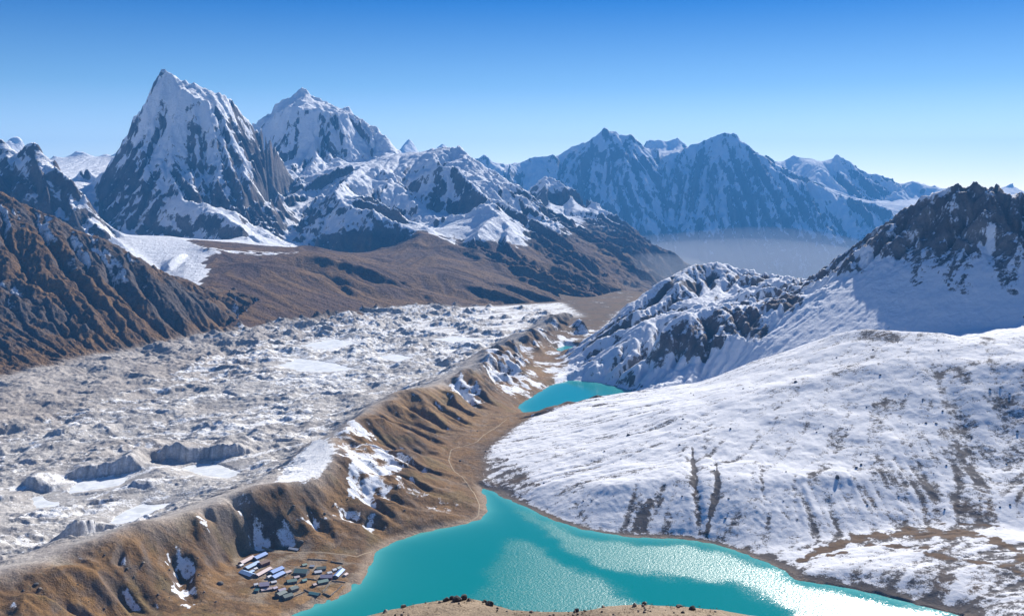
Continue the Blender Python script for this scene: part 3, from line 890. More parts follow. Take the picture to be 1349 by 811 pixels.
sheet_object('brown_hill', Xn, Yn, Zn, (fc == 4) & keep, M_MID, attrs, 'steep brown hill with dark crags at the left edge beyond the glacier', 'hill')
print('near built', round(time.time() - T0, 1))


# ------------------------------------------------------------------ water
def water_material(name, deep, rough_lo, rough_hi, scale):
    m, t = nt(name)
    out = N(t, 'ShaderNodeOutputMaterial')
    b = N(t, 'ShaderNodeBsdfPrincipled')
    t.links.new(b.outputs[0], out.inputs['Surface'])
    sh = N(t, 'ShaderNodeAttribute', attribute_name='shallow')
    cm = N(t, 'ShaderNodeMix', data_type='RGBA')
    cm.inputs['A'].default_value = (*deep, 1)
    cm.inputs['B'].default_value = (0.10, 0.42, 0.38, 1)
    t.links.new(sh.outputs['Fac'], cm.inputs['Factor'])
    t.links.new(cm.outputs['Result'], b.inputs['Base Color'])
    b.inputs['IOR'].default_value = 1.33
    geo = N(t, 'ShaderNodeNewGeometry')
    at = N(t, 'ShaderNodeAttribute', attribute_name='ruffled')
    n = noise_node(t, geo.outputs['Position'], 1 / 5.0, 3, 0.75)
    n2 = noise_node(t, geo.outputs['Position'], 1 / 40.0, 3, 0.6)
    r = math_node(t, 'ADD', at.outputs['Fac'], math_node(t, 'MULTIPLY', math_node(t, 'SUBTRACT', n, 0.5), 1.1))
    r = math_node(t, 'ADD', r, math_node(t, 'MULTIPLY', math_node(t, 'SUBTRACT', n2, 0.5), 0.3), True)
    mr = N(t, 'ShaderNodeMapRange')
    mr.inputs['To Min'].default_value = rough_lo
    mr.inputs['To Max'].default_value = rough_hi
    t.links.new(r, mr.inputs['Value'])
    t.links.new(mr.outputs[0], b.inputs['Roughness'])
    bp = N(t, 'ShaderNodeBump')
    bp.inputs['Distance'].default_value = 1.3
    t.links.new(r, bp.inputs['Strength'])
    t.links.new(n, bp.inputs['Height'])
    t.links.new(bp.outputs[0], b.inputs['Normal'])
    return m


def lake_sheet(name, poly, z, mat, label, ruff, cell=6):
    x0, y0 = poly[:, :2].min(0) - 30
    x1, y1 = poly[:, :2].max(0) + 30
    g = Grid(x0, x1, y0, y1, cell)
    X, Y = g.xy()
    d, _ = pdist(X, Y, poly)
    ins = inpoly(X, Y, poly) | (d < 28)
    keep = ins[:-1, :-1] & ins[1:, 1:] & ins[:-1, 1:] & ins[1:, :-1]
    return sheet_object(name, X, Y, np.full(X.shape, float(z)), keep, mat, dict(ruffled=ruff(X, Y), shallow=np.exp(-np.clip(d, 0, 200) / 14.0) * 0.8 + 0.2 * np.exp(-np.clip(d, 0, 300) / 70.0)), label, 'lake')


def soft_poly(X, Y, pts, w):
    pl = LL(0, *pts)
    pl = np.concatenate([pl, pl[:1]])
    d, _ = pdist(X, Y, pl)
    ins = inpoly(X, Y, pl)
    return sstep(-w, w, np.where(ins, d, -d) + fbm(X / 60, Y / 60, 3, 201) * 14)


def ruff1(X, Y):
    a = soft_poly(X, Y, [(655, 655), (700, 690), (735, 712), (745, 726), (790, 746), (850, 757), (900, 762), (960, 769), (1000, 783), (1040, 806), (1080, 850), (1500, 850), (1250, 815), (1180, 800), (1110, 782), (1060, 772), (1015, 748), (960, 728), (900, 716), (830, 716), (760, 703), (700, 676)], 26)
    b = soft_poly(X, Y, [(668, 705), (700, 712), (735, 735), (780, 755), (815, 775), (848, 800), (870, 850), (560, 850), (600, 800), (640, 750)], 24)
    fade = sstep(-190, 60, X - (Y - 1500) * 0.05)
    return np.maximum(a * (0.35 + 0.65 * sstep(-110, 90, X)) * (1 - 0.3 * sstep(250, 420, X)), b * (0.25 + 0.75 * fade))


M_WATER = water_material('glacial_lake_water', (0.0, 0.225, 0.212), 0.07, 0.40, 1)
M_WATER2 = water_material('far_lake_water', (0.005, 0.26, 0.265), 0.08, 0.40, 1)
lake_sheet('lake', lake1, 0.0, M_WATER, 'large turquoise lake at the bottom with glittering wind ruffled patches', ruff1, 5)
lake_sheet('lake', lake2, -10.0, M_WATER2, 'smaller turquoise lake below the dark rocky ridge behind the snowy hillside', lambda X, Y: sstep(-60, 200, X - 230) * 0.5, 8)
lake_sheet('lake', lake3, -16.0, M_WATER2, 'tiny pale lake far down the valley beside the foot of the rocky ridge', lambda X, Y: np.full(X.shape, 0.4), 8)


def pond_material():
    m, t = nt('pond_ice')
    out = N(t, 'ShaderNodeOutputMaterial')
    b = N(t, 'ShaderNodeBsdfPrincipled')
    t.links.new(b.outputs[0], out.inputs['Surface'])
    geo = N(t, 'ShaderNodeNewGeometry')
    n = noise_node(t, geo.outputs['Position'], 1 / 22.0, 5, 0.6, 0.6)
    mx = N(t, 'ShaderNodeMix', data_type='RGBA')
    mx.inputs['A'].default_value = (0.62, 0.65, 0.66, 1)
    mx.inputs['B'].default_value = (0.83, 0.85, 0.87, 1)
    mr = N(t, 'ShaderNodeMapRange')
    mr.inputs['From Min'].default_value = 0.38
    mr.inputs['From Max'].default_value = 0.58
    t.links.new(n, mr.inputs['Value'])
    t.links.new(mr.outputs[0], mx.inputs['Factor'])
    t.links.new(mx.outputs['Result'], b.inputs['Base Color'])
    b.inputs['Roughness'].default_value = 0.55
    return m


M_POND = pond_material()
pond_labels = ['small white frozen pond in the leftmost hollow of the glacier', 'frozen white pond below the curved grey ice cliff on the left of the glacier', 'frozen white pond under the long striped ice cliff in the glacier', 'pale grey frozen pond close to the brown moraine crest',
               'wide frozen pond in the middle of the far glacier', 'thin frozen pond farthest back on the left part of the glacier', 'small frozen pond on the snowy far glacier', 'long pale frozen pond near the far end of the glacier', 'tiny open teal meltwater pond beside the snowy moraine wall']
for (pp, z), lab in zip(pond_polys, pond_labels):
    me = bpy.data.meshes.new('pond')
    cx, cy = pp[:, :2].mean(0)
    pe = pp.copy()
    pe[:, :2] = (cx, cy) + (pe[:, :2] - (cx, cy)) * 1.04
    me.from_pydata([(x, y, z) for x, y in pe[:, :2]], [], [list(range(len(pe)))][::1])
    me.update()
    if me.polygons[0].normal.z < 0:
        me.flip_normals()
    o = bpy.data.objects.new('pond', me)
    C.objects.link(o)
    if 'teal' in lab:
        me.materials.append(M_WATER2)
    else:
        me.materials.append(M_POND)
    tag(o, lab, 'pond', 'frozen ponds on the glacier' if 'teal' not in lab else None, 'structure')

# ================================================================== MIDDLE MOUNTAINS
mid = {}


def add(name, *pl):
    mid.setdefault(name, []).extend(pl)


add('pyramid', PL((148, 216, 9700), (156, 204, 9500), (168, 187, 9300), (178, 155, 9100), (194, 132, 9020), (202, 112, 9000), (212, 96, 9000), (218, 93, 9000), (228, 98, 9000), (240, 105, 9020), (262, 113, 9060), (285, 122, 9120), (300, 126, 9180), (312, 140, 9260), (325, 158, 9340), (345, 175, 9520), (358, 186, 9700), (367, 204, 10000), (377, 224, 10400)),
    PL((212, 96, 9000), (198, 135, 8850), (193, 165, 8700), (192, 190, 8550), (188, 225, 8300), (183, 255, 8150), (178, 288, 7980)),
    PL((193, 168, 8700), (210, 200, 8480), (226, 235, 8250), (240, 258, 8000)),
    PL((285, 123, 9110), (293, 150, 8950), (297, 168, 8850), (300, 185, 8760), (290, 205, 8650), (283, 235, 8400), (280, 262, 8150)),
    PL((300, 185, 8800), (318, 210, 8700), (332, 240, 8550), (322, 262, 8350)),
    PL((345, 175, 9520), (349, 200, 9250), (351, 222, 9050), (345, 246, 8800)),
    PL((236, 113, 8880), (252, 122, 8860), (275, 134, 8900), (293, 149, 8950)), PL((252, 122, 8860), (254, 170, 8700), (258, 205, 8590), (252, 240, 8400)))
add('pyramid', PL((228, 256, 8050), (250, 269, 7900), (280, 280, 7750), (300, 288, 7620), (312, 297, 7500), (325, 313, 7250)))
add('pyramid', PL((130, 300, 8150), (140, 311, 7850), (180, 313, 7780), (240, 314, 7700), (290, 322, 7450), (335, 327, 7350)), PL((262, 276, 8050), (320, 282, 8250), (356, 264, 8700), (369, 253, 9050)),
    np.array([(-4300, 10600, 700), (-3300, 10800, 700), (-2700, 10700, 760)]))
add('summit', PL((349, 168, 12000), (356, 155, 12000), (362, 138, 12000), (370, 134, 12000), (384, 128, 12050), (394, 118, 12050), (399, 116, 12050), (410, 125, 12050), (427, 133, 12050), (451, 143, 12050), (460, 143, 12000), (469, 154, 11950), (483, 161, 11900), (495, 167, 11800), (501, 177, 11700), (509, 180, 11600), (515, 193, 11500), (521, 203, 11300)),
    PL((362, 148, 11600), (385, 141, 11500), (415, 143, 11480), (440, 148, 11500), (458, 152, 11600)), PL((440, 148, 11500), (432, 175, 11350), (412, 191, 11200), (398, 208, 10950), (392, 235, 10250), (402, 255, 9750), (412, 268, 9350)),
    PL((395, 118, 12050), (388, 128, 11950), (370, 140, 11800)), PL((370, 145, 11560), (378, 172, 11350), (384, 200, 11180)),
    PL((352, 212, 11250), (372, 222, 11080), (384, 213, 11120)), PL((445, 216, 11150), (480, 219, 11080), (510, 206, 11350)), PL((495, 168, 11800), (490, 195, 11500), (480, 217, 11120)),
    np.array([(-3400, 13300, 600), (-1800, 13400, 700), (-1000, 13000, 500)]))
add('buttress', PL((392, 235, 10250), (378, 262, 9950), (366, 284, 9650)), PL((412, 268, 9350), (398, 295, 8950), (376, 314, 8500)), PL((345, 276, 9900), (352, 298, 9500), (358, 318, 8800)))
add('buttress', PL((448, 248, 9700), (423, 275, 9150), (396, 309, 8500), (372, 323, 8000)))
add('flank', PL((480, 218, 10200), (456, 236, 9300), (440, 252, 8700), (452, 266, 8450), (469, 274, 8350), (484, 275, 8300), (513, 289, 8200), (528, 295, 8150), (543, 303, 8050), (549, 305, 8000)), PL((440, 252, 8700), (428, 288, 8400), (420, 312, 8200), (430, 335, 8000)),
    PL((549, 305, 8000), (530, 318, 7980), (508, 335, 7920), (490, 350, 7850)), PL((484, 276, 8300), (490, 300, 8150), (500, 325, 8020)), PL((420, 344, 7850), (462, 350, 7850), (488, 353, 7800)))
add('arete', PL((480, 217, 10300), (500, 228, 9900), (515, 237, 9600), (530, 248, 9300), (545, 268, 9000), (558, 294, 8650)), PL((465, 262, 9250), (495, 273, 9100), (530, 289, 8880), (552, 299, 8600)))
add('arete', PL((530, 252, 9700), (560, 272, 9200), (578, 284, 8900), (560, 300, 8500)))
add('dark_pyramid', PL((535, 250, 9550), (552, 235, 9550), (570, 223, 9550), (589, 215, 9550), (605, 226, 9400), (625, 245, 9150), (642, 261, 8900), (656, 271, 8700)), PL((589, 215, 9550), (598, 245, 9380), (604, 268, 9230)), PL((548, 268, 9300), (575, 285, 9180), (612, 288, 9050), (650, 277, 8850)))
add('dark_pyramid', PL((521, 203, 11000), (540, 200, 10800), (558, 201, 10700), (569, 196, 10600), (582, 194, 10500), (606, 194, 10400), (614, 203, 10300), (626, 218, 10100), (635, 226, 10000), (650, 235, 9900), (670, 247, 9800), (685, 256, 9700), (700, 270, 9600), (718, 287, 9500), (732, 298, 9400), (748, 307, 9300), (779, 322, 9100), (807, 338, 8900), (832, 353, 8750), (853, 367, 8600), (880, 395, 8400)),
    PL((540, 235, 10000), (575, 215, 10050), (605, 214, 10000)), PL((700, 268, 9600), (690, 285, 9100), (700, 310, 8600), (720, 335, 8000), (745, 358, 7500), (770, 385, 7000)), PL((779, 322, 9100), (785, 350, 8400), (800, 380, 7700)), PL((655, 275, 8900), (682, 292, 8800), (690, 300, 8600)),
    np.array([(900, 12200, -200), (100, 12000, 0), (-900, 12500, 100)]))
add('snow_knoll', PL((610, 292, 8600), (625, 275, 8550), (642, 268, 8500), (655, 280, 8300), (665, 292, 8150), (680, 314, 7900), (692, 335, 7600), (705, 360, 7200)), PL((600, 318, 7900), (625, 332, 7600), (650, 345, 7350), (685, 366, 7000), (715, 385, 6700)), PL((566, 300, 8400), (580, 312, 8000), (600, 322, 7800)))
add('brown_shoulder', PL((549, 305, 8000), (573, 311, 7800), (604, 328, 7500), (636, 341, 7250), (667, 363, 6950), (698, 378, 6750), (729, 397, 6500), (755, 412, 6300)), PL((495, 350, 6950), (517, 350, 6800), (558, 352, 6650), (586, 360, 6450), (614, 369, 6350), (636, 380, 6200), (662, 397, 6050)), PL((560, 338, 7100), (600, 350, 6850), (640, 368, 6550), (690, 392, 6250)),
    PL((510, 372, 6150), (560, 392, 5800), (620, 402, 5750), (680, 407, 5900), (730, 410, 6100)))
add('brown_slope', PL((266, 323, 6000), (285, 333, 5850), (310, 342, 5700), (335, 341, 5800), (370, 338, 6000), (404, 333, 6200), (420, 336, 6200), (440, 342, 6150), (470, 351, 6100), (500, 367, 5950), (530, 380, 5850), (560, 392, 5700), (600, 404, 5600)), PL((335, 330, 6500), (400, 325, 6700), (425, 330, 6600)),
    PL((251, 316, 6600), (268, 325, 6140), (275, 338, 5740), (275, 357, 5340), (253, 390, 4690), (272, 430, 4330)), np.array([(x, y, z - 8) for x, y, z in efoot[6:]]), np.array([(x - 60, y - 260, z - 90) for x, y, z in efoot[6:]]),
    PL((440, 342, 6150), (450, 362, 5800), (470, 385, 5500), (490, 404, 5300)), PL((420, 352, 5900), (436, 375, 5600), (462, 400, 5350)))
add('tongue', PL((140, 309, 7000), (185, 310, 6950), (222, 311, 6850), (245, 316, 6600), (262, 325, 6150), (268, 338, 5750), (267, 356, 5350), (244, 389, 4700)), PL((140, 318, 6700), (190, 335, 6100), (220, 360, 5450), (238, 388, 4800), (262, 428, 4350)), PL((246, 330, 6100), (248, 350, 5500), (236, 378, 4950)))
add('left_rocks', PL((-150, 130, 7000), (-60, 165, 6900), (0, 179, 6800), (8, 184, 6800), (13, 190, 6780), (19, 206, 6750), (24, 202, 6750), (36, 193, 6700), (44, 188, 6700), (52, 192, 6690), (60, 204, 6650), (70, 218, 6600), (86, 232, 6550), (100, 250, 6500), (108, 268, 6400), (96, 277, 6200)), PL((19, 207, 6750), (32, 228, 6500), (50, 255, 6380), (74, 283, 6260)), PL((44, 190, 6700), (52, 222, 6450), (64, 250, 6250)), PL((-100, 330, 6000), (0, 300, 6150), (60, 300, 6200), (110, 300, 6230)))
add('icefall', PL((70, 206, 12600), (86, 208, 12600), (100, 204, 12600), (110, 204, 12600), (120, 208, 12600), (136, 206, 12600), (149, 208, 12500)), PL((90, 232, 10500), (120, 242, 9800), (130, 270, 8700), (125, 300, 7700), (150, 312, 7200)), PL((98, 236, 9900), (112, 219, 10000), (122, 232, 9950)), PL((112, 268, 8000), (105, 285, 7000), (122, 302, 6800)))
add('blue_ridge', PL((680, 256, 12600), (700, 246, 12600), (718, 231, 12600), (727, 234, 12550), (744, 242, 12400), (768, 258, 12200), (789, 270, 12000), (810, 285, 11800), (827, 303, 11500), (842, 315, 11300), (866, 327, 11100), (893, 337, 10900), (910, 350, 10700)), PL((744, 243, 12400), (760, 280, 11500), (780, 305, 10700), (810, 330, 10000)), PL((718, 232, 12600), (722, 265, 11900), (732, 290, 11000)), np.array([(500, 13400, 0), (1200, 13400, -400)]))
add('blue_ridge', PL((753, 409, 6250), (790, 420, 6300), (830, 432, 6500), (880, 445, 7000)), PL((770, 386, 7000), (820, 397, 7300), (870, 404, 7800), (930, 410, 8500)), np.array([(1500, 6800, -620), (2100, 8500, -800), (2500, 10000, -900), (3000, 11000, -950)]), np.array([(2050, 8000, -780), (2150, 9400, -840), (2330, 10700, -800), (2700, 12000, -700), (3100, 13400, -700)]), np.array([(3500, 8000, -900), (3600, 13000, -950)]))

GM = Grid(-6600, 3400, 3900, 13500, 24)
mid_lines = [l for v in mid.values() for l in v]
ZMb = solve(GM, mid_lines)
_r = [mid['pyramid'][i] for i in range(0, 8)] + mid['summit'][:3] + [mid['buttress'][0]] + mid['flank'][:2] + mid['arete'][:1] + mid['dark_pyramid'][:1] + mid['dark_pyramid'][3:4] + mid['left_rocks'][:3] + mid['blue_ridge'][:2] + mid['snow_knoll'][:1]
_s = spurs(GM, ZMb, _r, 190, 62, 1000, 31, 3, 50)
_s += spurs(GM, ZMb, mid['brown_slope'][:1] + mid['brown_shoulder'][:2], 330, 50, 1500, 33, 6, 90, (0.75, 0.0))
ZMb = solve(GM, mid_lines + _s, levels=(8, 4, 2, 1), iters=(300, 160, 100, 50))
GM2 = Grid(-6600, 3400, 3900, 13500, 12)
XM, YM = GM2.xy()
ZM = GM.sample(ZMb, XM, YM)
names = list(mid)
# which mountain a spot belongs to: the nearest break line
gl = Grid(-6600, 3400, 3900, 13500, 36)
Xl, Yl = gl.xy()
best = np.full(Xl.shape, 1e9, np.float32)
lab = np.zeros(Xl.shape, int)
for i, n in enumerate(names):
    for l in mid[n]:
        d, _ = pdist(Xl, Yl, l)
        u = d < best
        best = np.where(u, d, best)
        lab = np.where(u, i, lab)
jx_ = fbm(XM / 420, YM / 420, 3, 99) * 40
jy_ = fbm(XM / 420, YM / 420, 3, 98) * 40
li = np.clip(((XM + jx_ - gl.x0) / gl.cell + 0.5).astype(int), 0, gl.nx - 1)
lj = np.clip(((YM + jy_ - gl.y0) / gl.cell + 0.5).astype(int), 0, gl.ny - 1)
labM = lab[lj, li]
wsmooth = {n: 1.0 for n in names}
wsmooth.update(tongue=0.10, brown_slope=0.30, brown_shoulder=0.35, icefall=0.45, snow_knoll=0.45)
wn = blur(np.array([wsmooth[n] for n in names])[labM], 8)
gsl = blur(np.hypot(*np.gradient(ZM, GM2.cell)), 6)
wp = fbm(XM / 700, YM / 700, 3, 103) * 160
dline = gl.sample(best.astype(float), XM, YM, cubic=False)
amp = wn * sstep(0.05, 0.55, gsl) * (0.16 + 0.84 * sstep(30, 420, dline))
ZM = ZM + amp * ((ridged((XM + wp) / 620, (YM + wp) / 620, 6, 105, gain=0.6) - 1.2) * 60) + wn * fbm(XM / 130, YM / 130, 3, 109) * 6
lowM = sstep(420, 250, ZM)
brw = np.isin(labM, [names.index('brown_slope'), names.index('brown_shoulder')]).astype(float)
_bw = np.clip(blur(brw, 8), 0, 1)
ZM = ZM * (1 - _bw) + blur(ZM, 5) * _bw
bu = XM * 0.66 + YM * 0.75 + wp * 0.5
bv = XM * 0.75 - YM * 0.66
spur = (1 - np.abs(perlin(bu / 520, bv / 2600, 117))) - 0.6 + 0.35 * (1 - np.abs(perlin(bu / 210, bv / 1400, 118)))
slopeM = np.clip(blur(np.maximum(brw, np.isin(labM, [names.index('dark_pyramid'), names.index('snow_knoll')]) * sstep(420, 300, ZM)), 8), 0, 1)
ZM = ZM + slopeM * spur * 30 * sstep(20, 110, ZM + 40) * sstep(0.03, 0.25, gsl)
ZM = erode(ZM, GM2.cell, 11, 24000, 40, np.clip(wn * 1.1 - 0.25, 0.05, 1) * (1 - 0.8 * lowM), seed=5, cap=3.0)
stM = streaks(ZM, GM2.cell, 8, 3, 2)
stL = streaks(ZM, GM2.cell, 20, 5, 3, 4.5)
steep = sstep(0.12, 0.75, gsl)
nzw = fbm(XM / 200, YM / 200, 3, 113) * 0.6
ZM += wn * steep * (stM * 4.0 + stL * 4.5) * (1 - 0.6 * lowM) + wn * (ridged(XM / 240 + nzw, YM / 240 - nzw, 5, 111, gain=0.6) - 1.1) * 15 * steep + wn * (ridged(XM / 75, YM / 75, 3, 115, gain=0.6) - 1) * 5 * steep
stB = streaks(ZM, GM2.cell, 34, 8, 6, 2.2)
ZM += blur(brw, 6) * np.clip(stB, -2, 2) * 2.4
NM = normals(XM, YM, ZM)
sl = NM[..., 2]
shade_side = -(blur(NM[..., 0], 3) * SUN[0] + blur(NM[..., 1], 3) * SUN[1]) / math.hypot(SUN[0], SUN[1])
nA = fbm(XM / 350, YM / 350, 4, 121)
nB = fbm(XM / 90, YM / 90, 4, 123)
curv = blur(ZM, 3) - ZM
iB = lambda *ns: np.isin(labM, [names.index(n) for n in ns]).astype(float)
brown = blur(iB('brown_slope', 'brown_shoulder'), 6)
tongue = blur(iB('tongue', 'icefall'), 4)
knoll = blur(iB('snow_knoll'), 5)
g = mixc(COL['rock'], COL['darkrock'], sstep(-0.4, 0.4, nA))
strata = np.sin((ZM + XM * 0.12 + nA * 60) / 26.0) * 0.5 + 0.5
g = g * (0.72 + 0.55 * strata)[..., None]
g = mixc(g, COL['redrock'], sstep(0.1, 0.6, nB) * 0.35)
lowland = sstep(330, 170, ZM + nA * 60 + (XM + 1000) * 0.03)
gb = mixc(COL['grass2'] * 0.60 + np.array((0.004, 0.0, 0.008)), COL['grass'] * 0.74, sstep(-0.3, 0.4, nA * 0.6 + nB * 0.3 + stB * 0.28))
bmask = np.clip(np.maximum(brown * sstep(420, 300, ZM + nA * 50), lowland * sstep(-1800, -1000, XM)), 0, 1)
g = mixc(g, gb, bmask)
nF = fbm(XM / 40, YM / 40, 3, 125)
s = np.clip(0.5 + (0.6 * sl + 0.4 * blur(sl, 3) - 0.635 + 0.09 * sstep(250, 600, ZM) + 0.13 * sstep(650, 1350, ZM) - nA * 0.10 + stL * 0.012) * 3.0, 0.05, 0.95) + nB * 0.05 + nF * 0.06 * steep + nA * 0.08 + np.clip(curv, -25, 25) * 0.006 + (stM * 0.07 + stL * 0.05) * steep
s += (np.isin(labM, [0, 1]) * sstep(700, 1500, ZM + nA * 150)) * 0.12
sunny = sstep(0.0, -0.35, shade_side)
s -= bmask * (1.1 - 0.25 * sstep(200, 360, ZM))
plat = np.exp(-(pdist(XM, YM, PL((285, 333, 5900), (335, 338, 6000), (404, 332, 6350), (450, 340, 6300)), 400)[0] / 130.0) ** 2)
s += plat * (0.75 + nB * 0.5) * sstep(0.86, 0.95, sl)
s -= sstep(420, 150, ZM + nA * 80) * (1 - tongue) * (1 - knoll) * 0.5 * sstep(-1600, -900, XM)
s = np.maximum(s, tongue * (0.78 + nB * 0.3) * sstep(0.5, 0.75, sl))
s = np.maximum(s, knoll * (0.85 + nB * 0.25) * sstep(180, 300, ZM + nB * 40) * (1 - brown))
lr = iB('left_rocks')
s -= blur(lr, 3) * 0.26
rim, _ = pdist(XM, YM, mid['tongue'][0], 150)
s = np.maximum(s, (1 - sstep(25, 70, rim)) * (labM == names.index('tongue')) * 1.2)
attrs = dict(ground=g, snow=s)
labels = dict(pyramid='tall steep pyramid peak with fluted snow faces, highest on the left skyline', summit='broad flat topped snowy summit standing behind and right of the steep pyramid peak', buttress='dark rocky buttress with a sunlit gully between the two highest left peaks',
              flank='shaded rock flank with a bright snow crest below the flat topped summit', arete='long dark serrated rib descending right from the flat topped summit', dark_pyramid='dark triangular peak with a bright sunlit right edge in the middle of the range',
              snow_knoll='rounded white snow knoll below the dark triangular peak', brown_shoulder='brown grassy shoulder descending to the far end of the glacier', brown_slope='smooth brown slope right of the curved white ice tongue', tongue='curved white ice tongue between the brown hill and the brown slope',
              left_rocks='dark jagged rock peaks at the far left edge above the brown hill', icefall='bright sunlit icefall and snow plateau left of the steep pyramid peak', blue_ridge='dark hazy ridge falling to the right into the misty valley')
kinds = dict(tongue='glacier', icefall='glacier', brown_slope='hill', brown_shoulder='hill', snow_knoll='hill')
fl = labM[:-1, :-1]
# leave out what lies under the near valley
xc, yc = XM[:-1, :-1], YM[:-1, :-1]
hid = (yc < np.interp(xc, efoot[6:, 0], efoot[6:, 1]) - 230) & (xc > -1250)
hid |= (xc < -1250) & (yc < 4350)
for i, n in enumerate(names):
    sheet_object('glacier' if kinds.get(n) == 'glacier' else ('hill' if kinds.get(n) == 'hill' else 'mountain'), XM, YM, ZM, (fl == i) & ~hid, M_MID, attrs, labels[n], kinds.get(n, 'mountain'))
print('mid built', round(time.time() - T0, 1))

# ================================================================== FAR WALL
far = {}


def addf(name, *pl):
    # lower points are drawn back towards the crest so the walls stand steep
    far.setdefault(name, []).extend([l if name == 'base' else pull(l) for l in pl])


def pull(l):
    top = 21000 if l[:, 1].max() < 23000 else 24000
    k = np.where(l[:, 1] < top, (top - (top - l[:, 1]) * 0.66) / l[:, 1], 1.0)
    o = l.copy()
    o[:, 0] *= k
    o[:, 1] *= k
    o[:, 2] = CAMZ + (o[:, 2] - CAMZ) * k
    return o


addf('low_wall', PL((600, 230, 20500), (626, 209, 20500), (638, 204, 20500), (650, 212, 20500), (667, 220, 20500), (679, 217, 20500), (700, 206, 20500), (730, 206, 20500), (736, 213, 20500), (753, 214, 20600)), PL((700, 207, 20500), (705, 250, 19000), (712, 290, 17800)))
addf('twin', PL((753, 214, 20600), (764, 204, 20700), (771, 193, 20800), (780, 181, 20900), (789, 173, 21000), (798, 167, 21000), (804, 174, 21050), (811, 171, 21100), (816, 177, 21100), (830, 177, 21150), (842, 184, 21200), (863, 207, 21200), (870, 211, 21200)),
     PL((798, 167, 21000), (806, 205, 20400), (815, 235, 19800), (832, 262, 19200), (856, 290, 18500)), PL((780, 181, 20900), (775, 215, 20300), (770, 245, 19700), (790, 262, 19200), (806, 290, 18500)), PL((752, 240, 19800), (758, 275, 18900), (780, 305, 18000)), PL((795, 255, 19100), (815, 285, 18600), (850, 320, 17600)))
addf('twin', PL((870, 212, 21200), (873, 245, 20200), (876, 280, 19200), (895, 315, 18000), (915, 345, 16800)), PL((835, 200, 20700), (850, 240, 19900), (868, 285, 19000)))
addf('broad', PL((870, 211, 21200), (878, 204, 21200), (907, 195, 21300), (922, 189, 21300), (937, 181, 21300), (952, 175, 21300), (962, 177, 21300), (969, 175, 21300), (979, 187, 21250), (985, 189, 21200), (996, 199, 21150), (1011, 211, 21100), (1026, 229, 20900), (1056, 241, 20600), (1069, 240, 20500), (1103, 259, 20200), (1138, 277, 19800), (1162, 284, 19500), (1230, 310, 19000)),
     PL((952, 175, 21300), (945, 215, 20500), (935, 250, 19700), (920, 285, 18800)), PL((969, 175, 21300), (978, 210, 20700), (988, 235, 20200), (997, 250, 19800), (985, 262, 19400), (965, 275, 19000), (945, 290, 18600), (930, 315, 17800)), PL((997, 250, 19800), (1018, 267, 19400), (1045, 290, 18900), (1075, 310, 18400), (1105, 328, 17900)),
     PL((1000, 268, 19200), (1012, 298, 18600), (1035, 318, 18100), (1058, 335, 17600)), PL((1026, 300, 18750), (1055, 320, 18200), (1075, 336, 17700)), PL((975, 300, 18500), (985, 330, 17500)), PL((905, 225, 20500), (900, 265, 19500), (895, 300, 18500)), PL((1035, 262, 19700), (1080, 298, 18900), (1130, 325, 18200)))
addf('back', PL((840, 205, 25000), (851, 186, 25000), (866, 184, 25000), (878, 187, 25000), (893, 181, 25000), (907, 195, 25000), (930, 220, 25000)))
addf('right_peaks', PL((1005, 225, 24500), (1021, 213, 24500), (1031, 213, 24500), (1045, 206, 24500), (1069, 209, 24400), (1083, 213, 24200), (1093, 209, 24100), (1104, 203, 24000), (1117, 213, 23900), (1128, 221, 23800), (1138, 235, 23700), (1152, 237, 23700), (1169, 244, 23700), (1186, 244, 23700), (1204, 237, 23700), (1211, 240, 23700), (1221, 247, 23700), (1231, 244, 23700), (1245, 251, 23700), (1290, 258, 23700), (1349, 236, 23000), (1420, 215, 23000)),
     PL((1104, 203, 24000), (1108, 235, 22900), (1120, 262, 22000)), PL((1204, 238, 23700), (1175, 258, 22900), (1145, 278, 22100)), PL((1050, 235, 22600), (1085, 252, 21800), (1115, 268, 21200)), PL((1150, 262, 22800), (1190, 270, 22000)))
addf('base', np.array([(-2000, 15000, -200), (500, 15500, -960), (2500, 16000, -980), (5000, 16000, -980), (9000, 15500, -960)]), np.array([(-2000, 27000, 300), (3000, 27500, 300), (10000, 27000, 300)]), np.array([(1000, 18500, -960), (3000, 18300, -980), (5500, 18100, -980), (8000, 18500, -960)]))
GF = Grid(-1800, 11500, 14500, 27500, 50)
far_lines = [l for v in far.values() for l in v]
ZF = solve(GF, far_lines)
_r = far['low_wall'][:1] + far['twin'][:4] + far['broad'][:4] + far['right_peaks'][:3]
ZF = solve(GF, far_lines + spurs(GF, ZF, _r, 360, 120, 1900, 35, 3, 90), levels=(8, 4, 2, 1), iters=(300, 160, 100, 50))
GF2 = Grid(-1800, 11500, 14500, 27500, 25)
XF, YF = GF2.xy()
ZF = GF.sample(ZF, XF, YF)
gsl = blur(np.hypot(*np.gradient(ZF, GF2.cell)), 5)
wp = fbm(XF / 1500, YF / 1500, 3, 131) * 300
glf = Grid(-1800, 11500, 14500, 27500, 100)
Xq, Yq = glf.xy()
bestf = np.full(Xq.shape, 1e9)
for v in far.values():
    for l in v:
        bestf = np.minimum(bestf, pdist(Xq, Yq, l)[0])
dline = glf.sample(bestf, XF, YF, cubic=False)
ZF = ZF + sstep(0.1, 0.7, gsl) * (0.12 + 0.88 * sstep(60, 800, dline)) * ((ridged((XF + wp) / 1150, (YF + wp) / 1150, 6, 133) - 1.05) * 90)
ZF = erode(ZF, GF2.cell, 7, 20000, 40, None, seed=8, cap=3.0)
stF = streaks(ZF, GF2.cell, 8, 3, 4)
stFL = streaks(ZF, GF2.cell, 20, 5, 5, 4.5)
steep = sstep(0.3, 0.9, gsl)
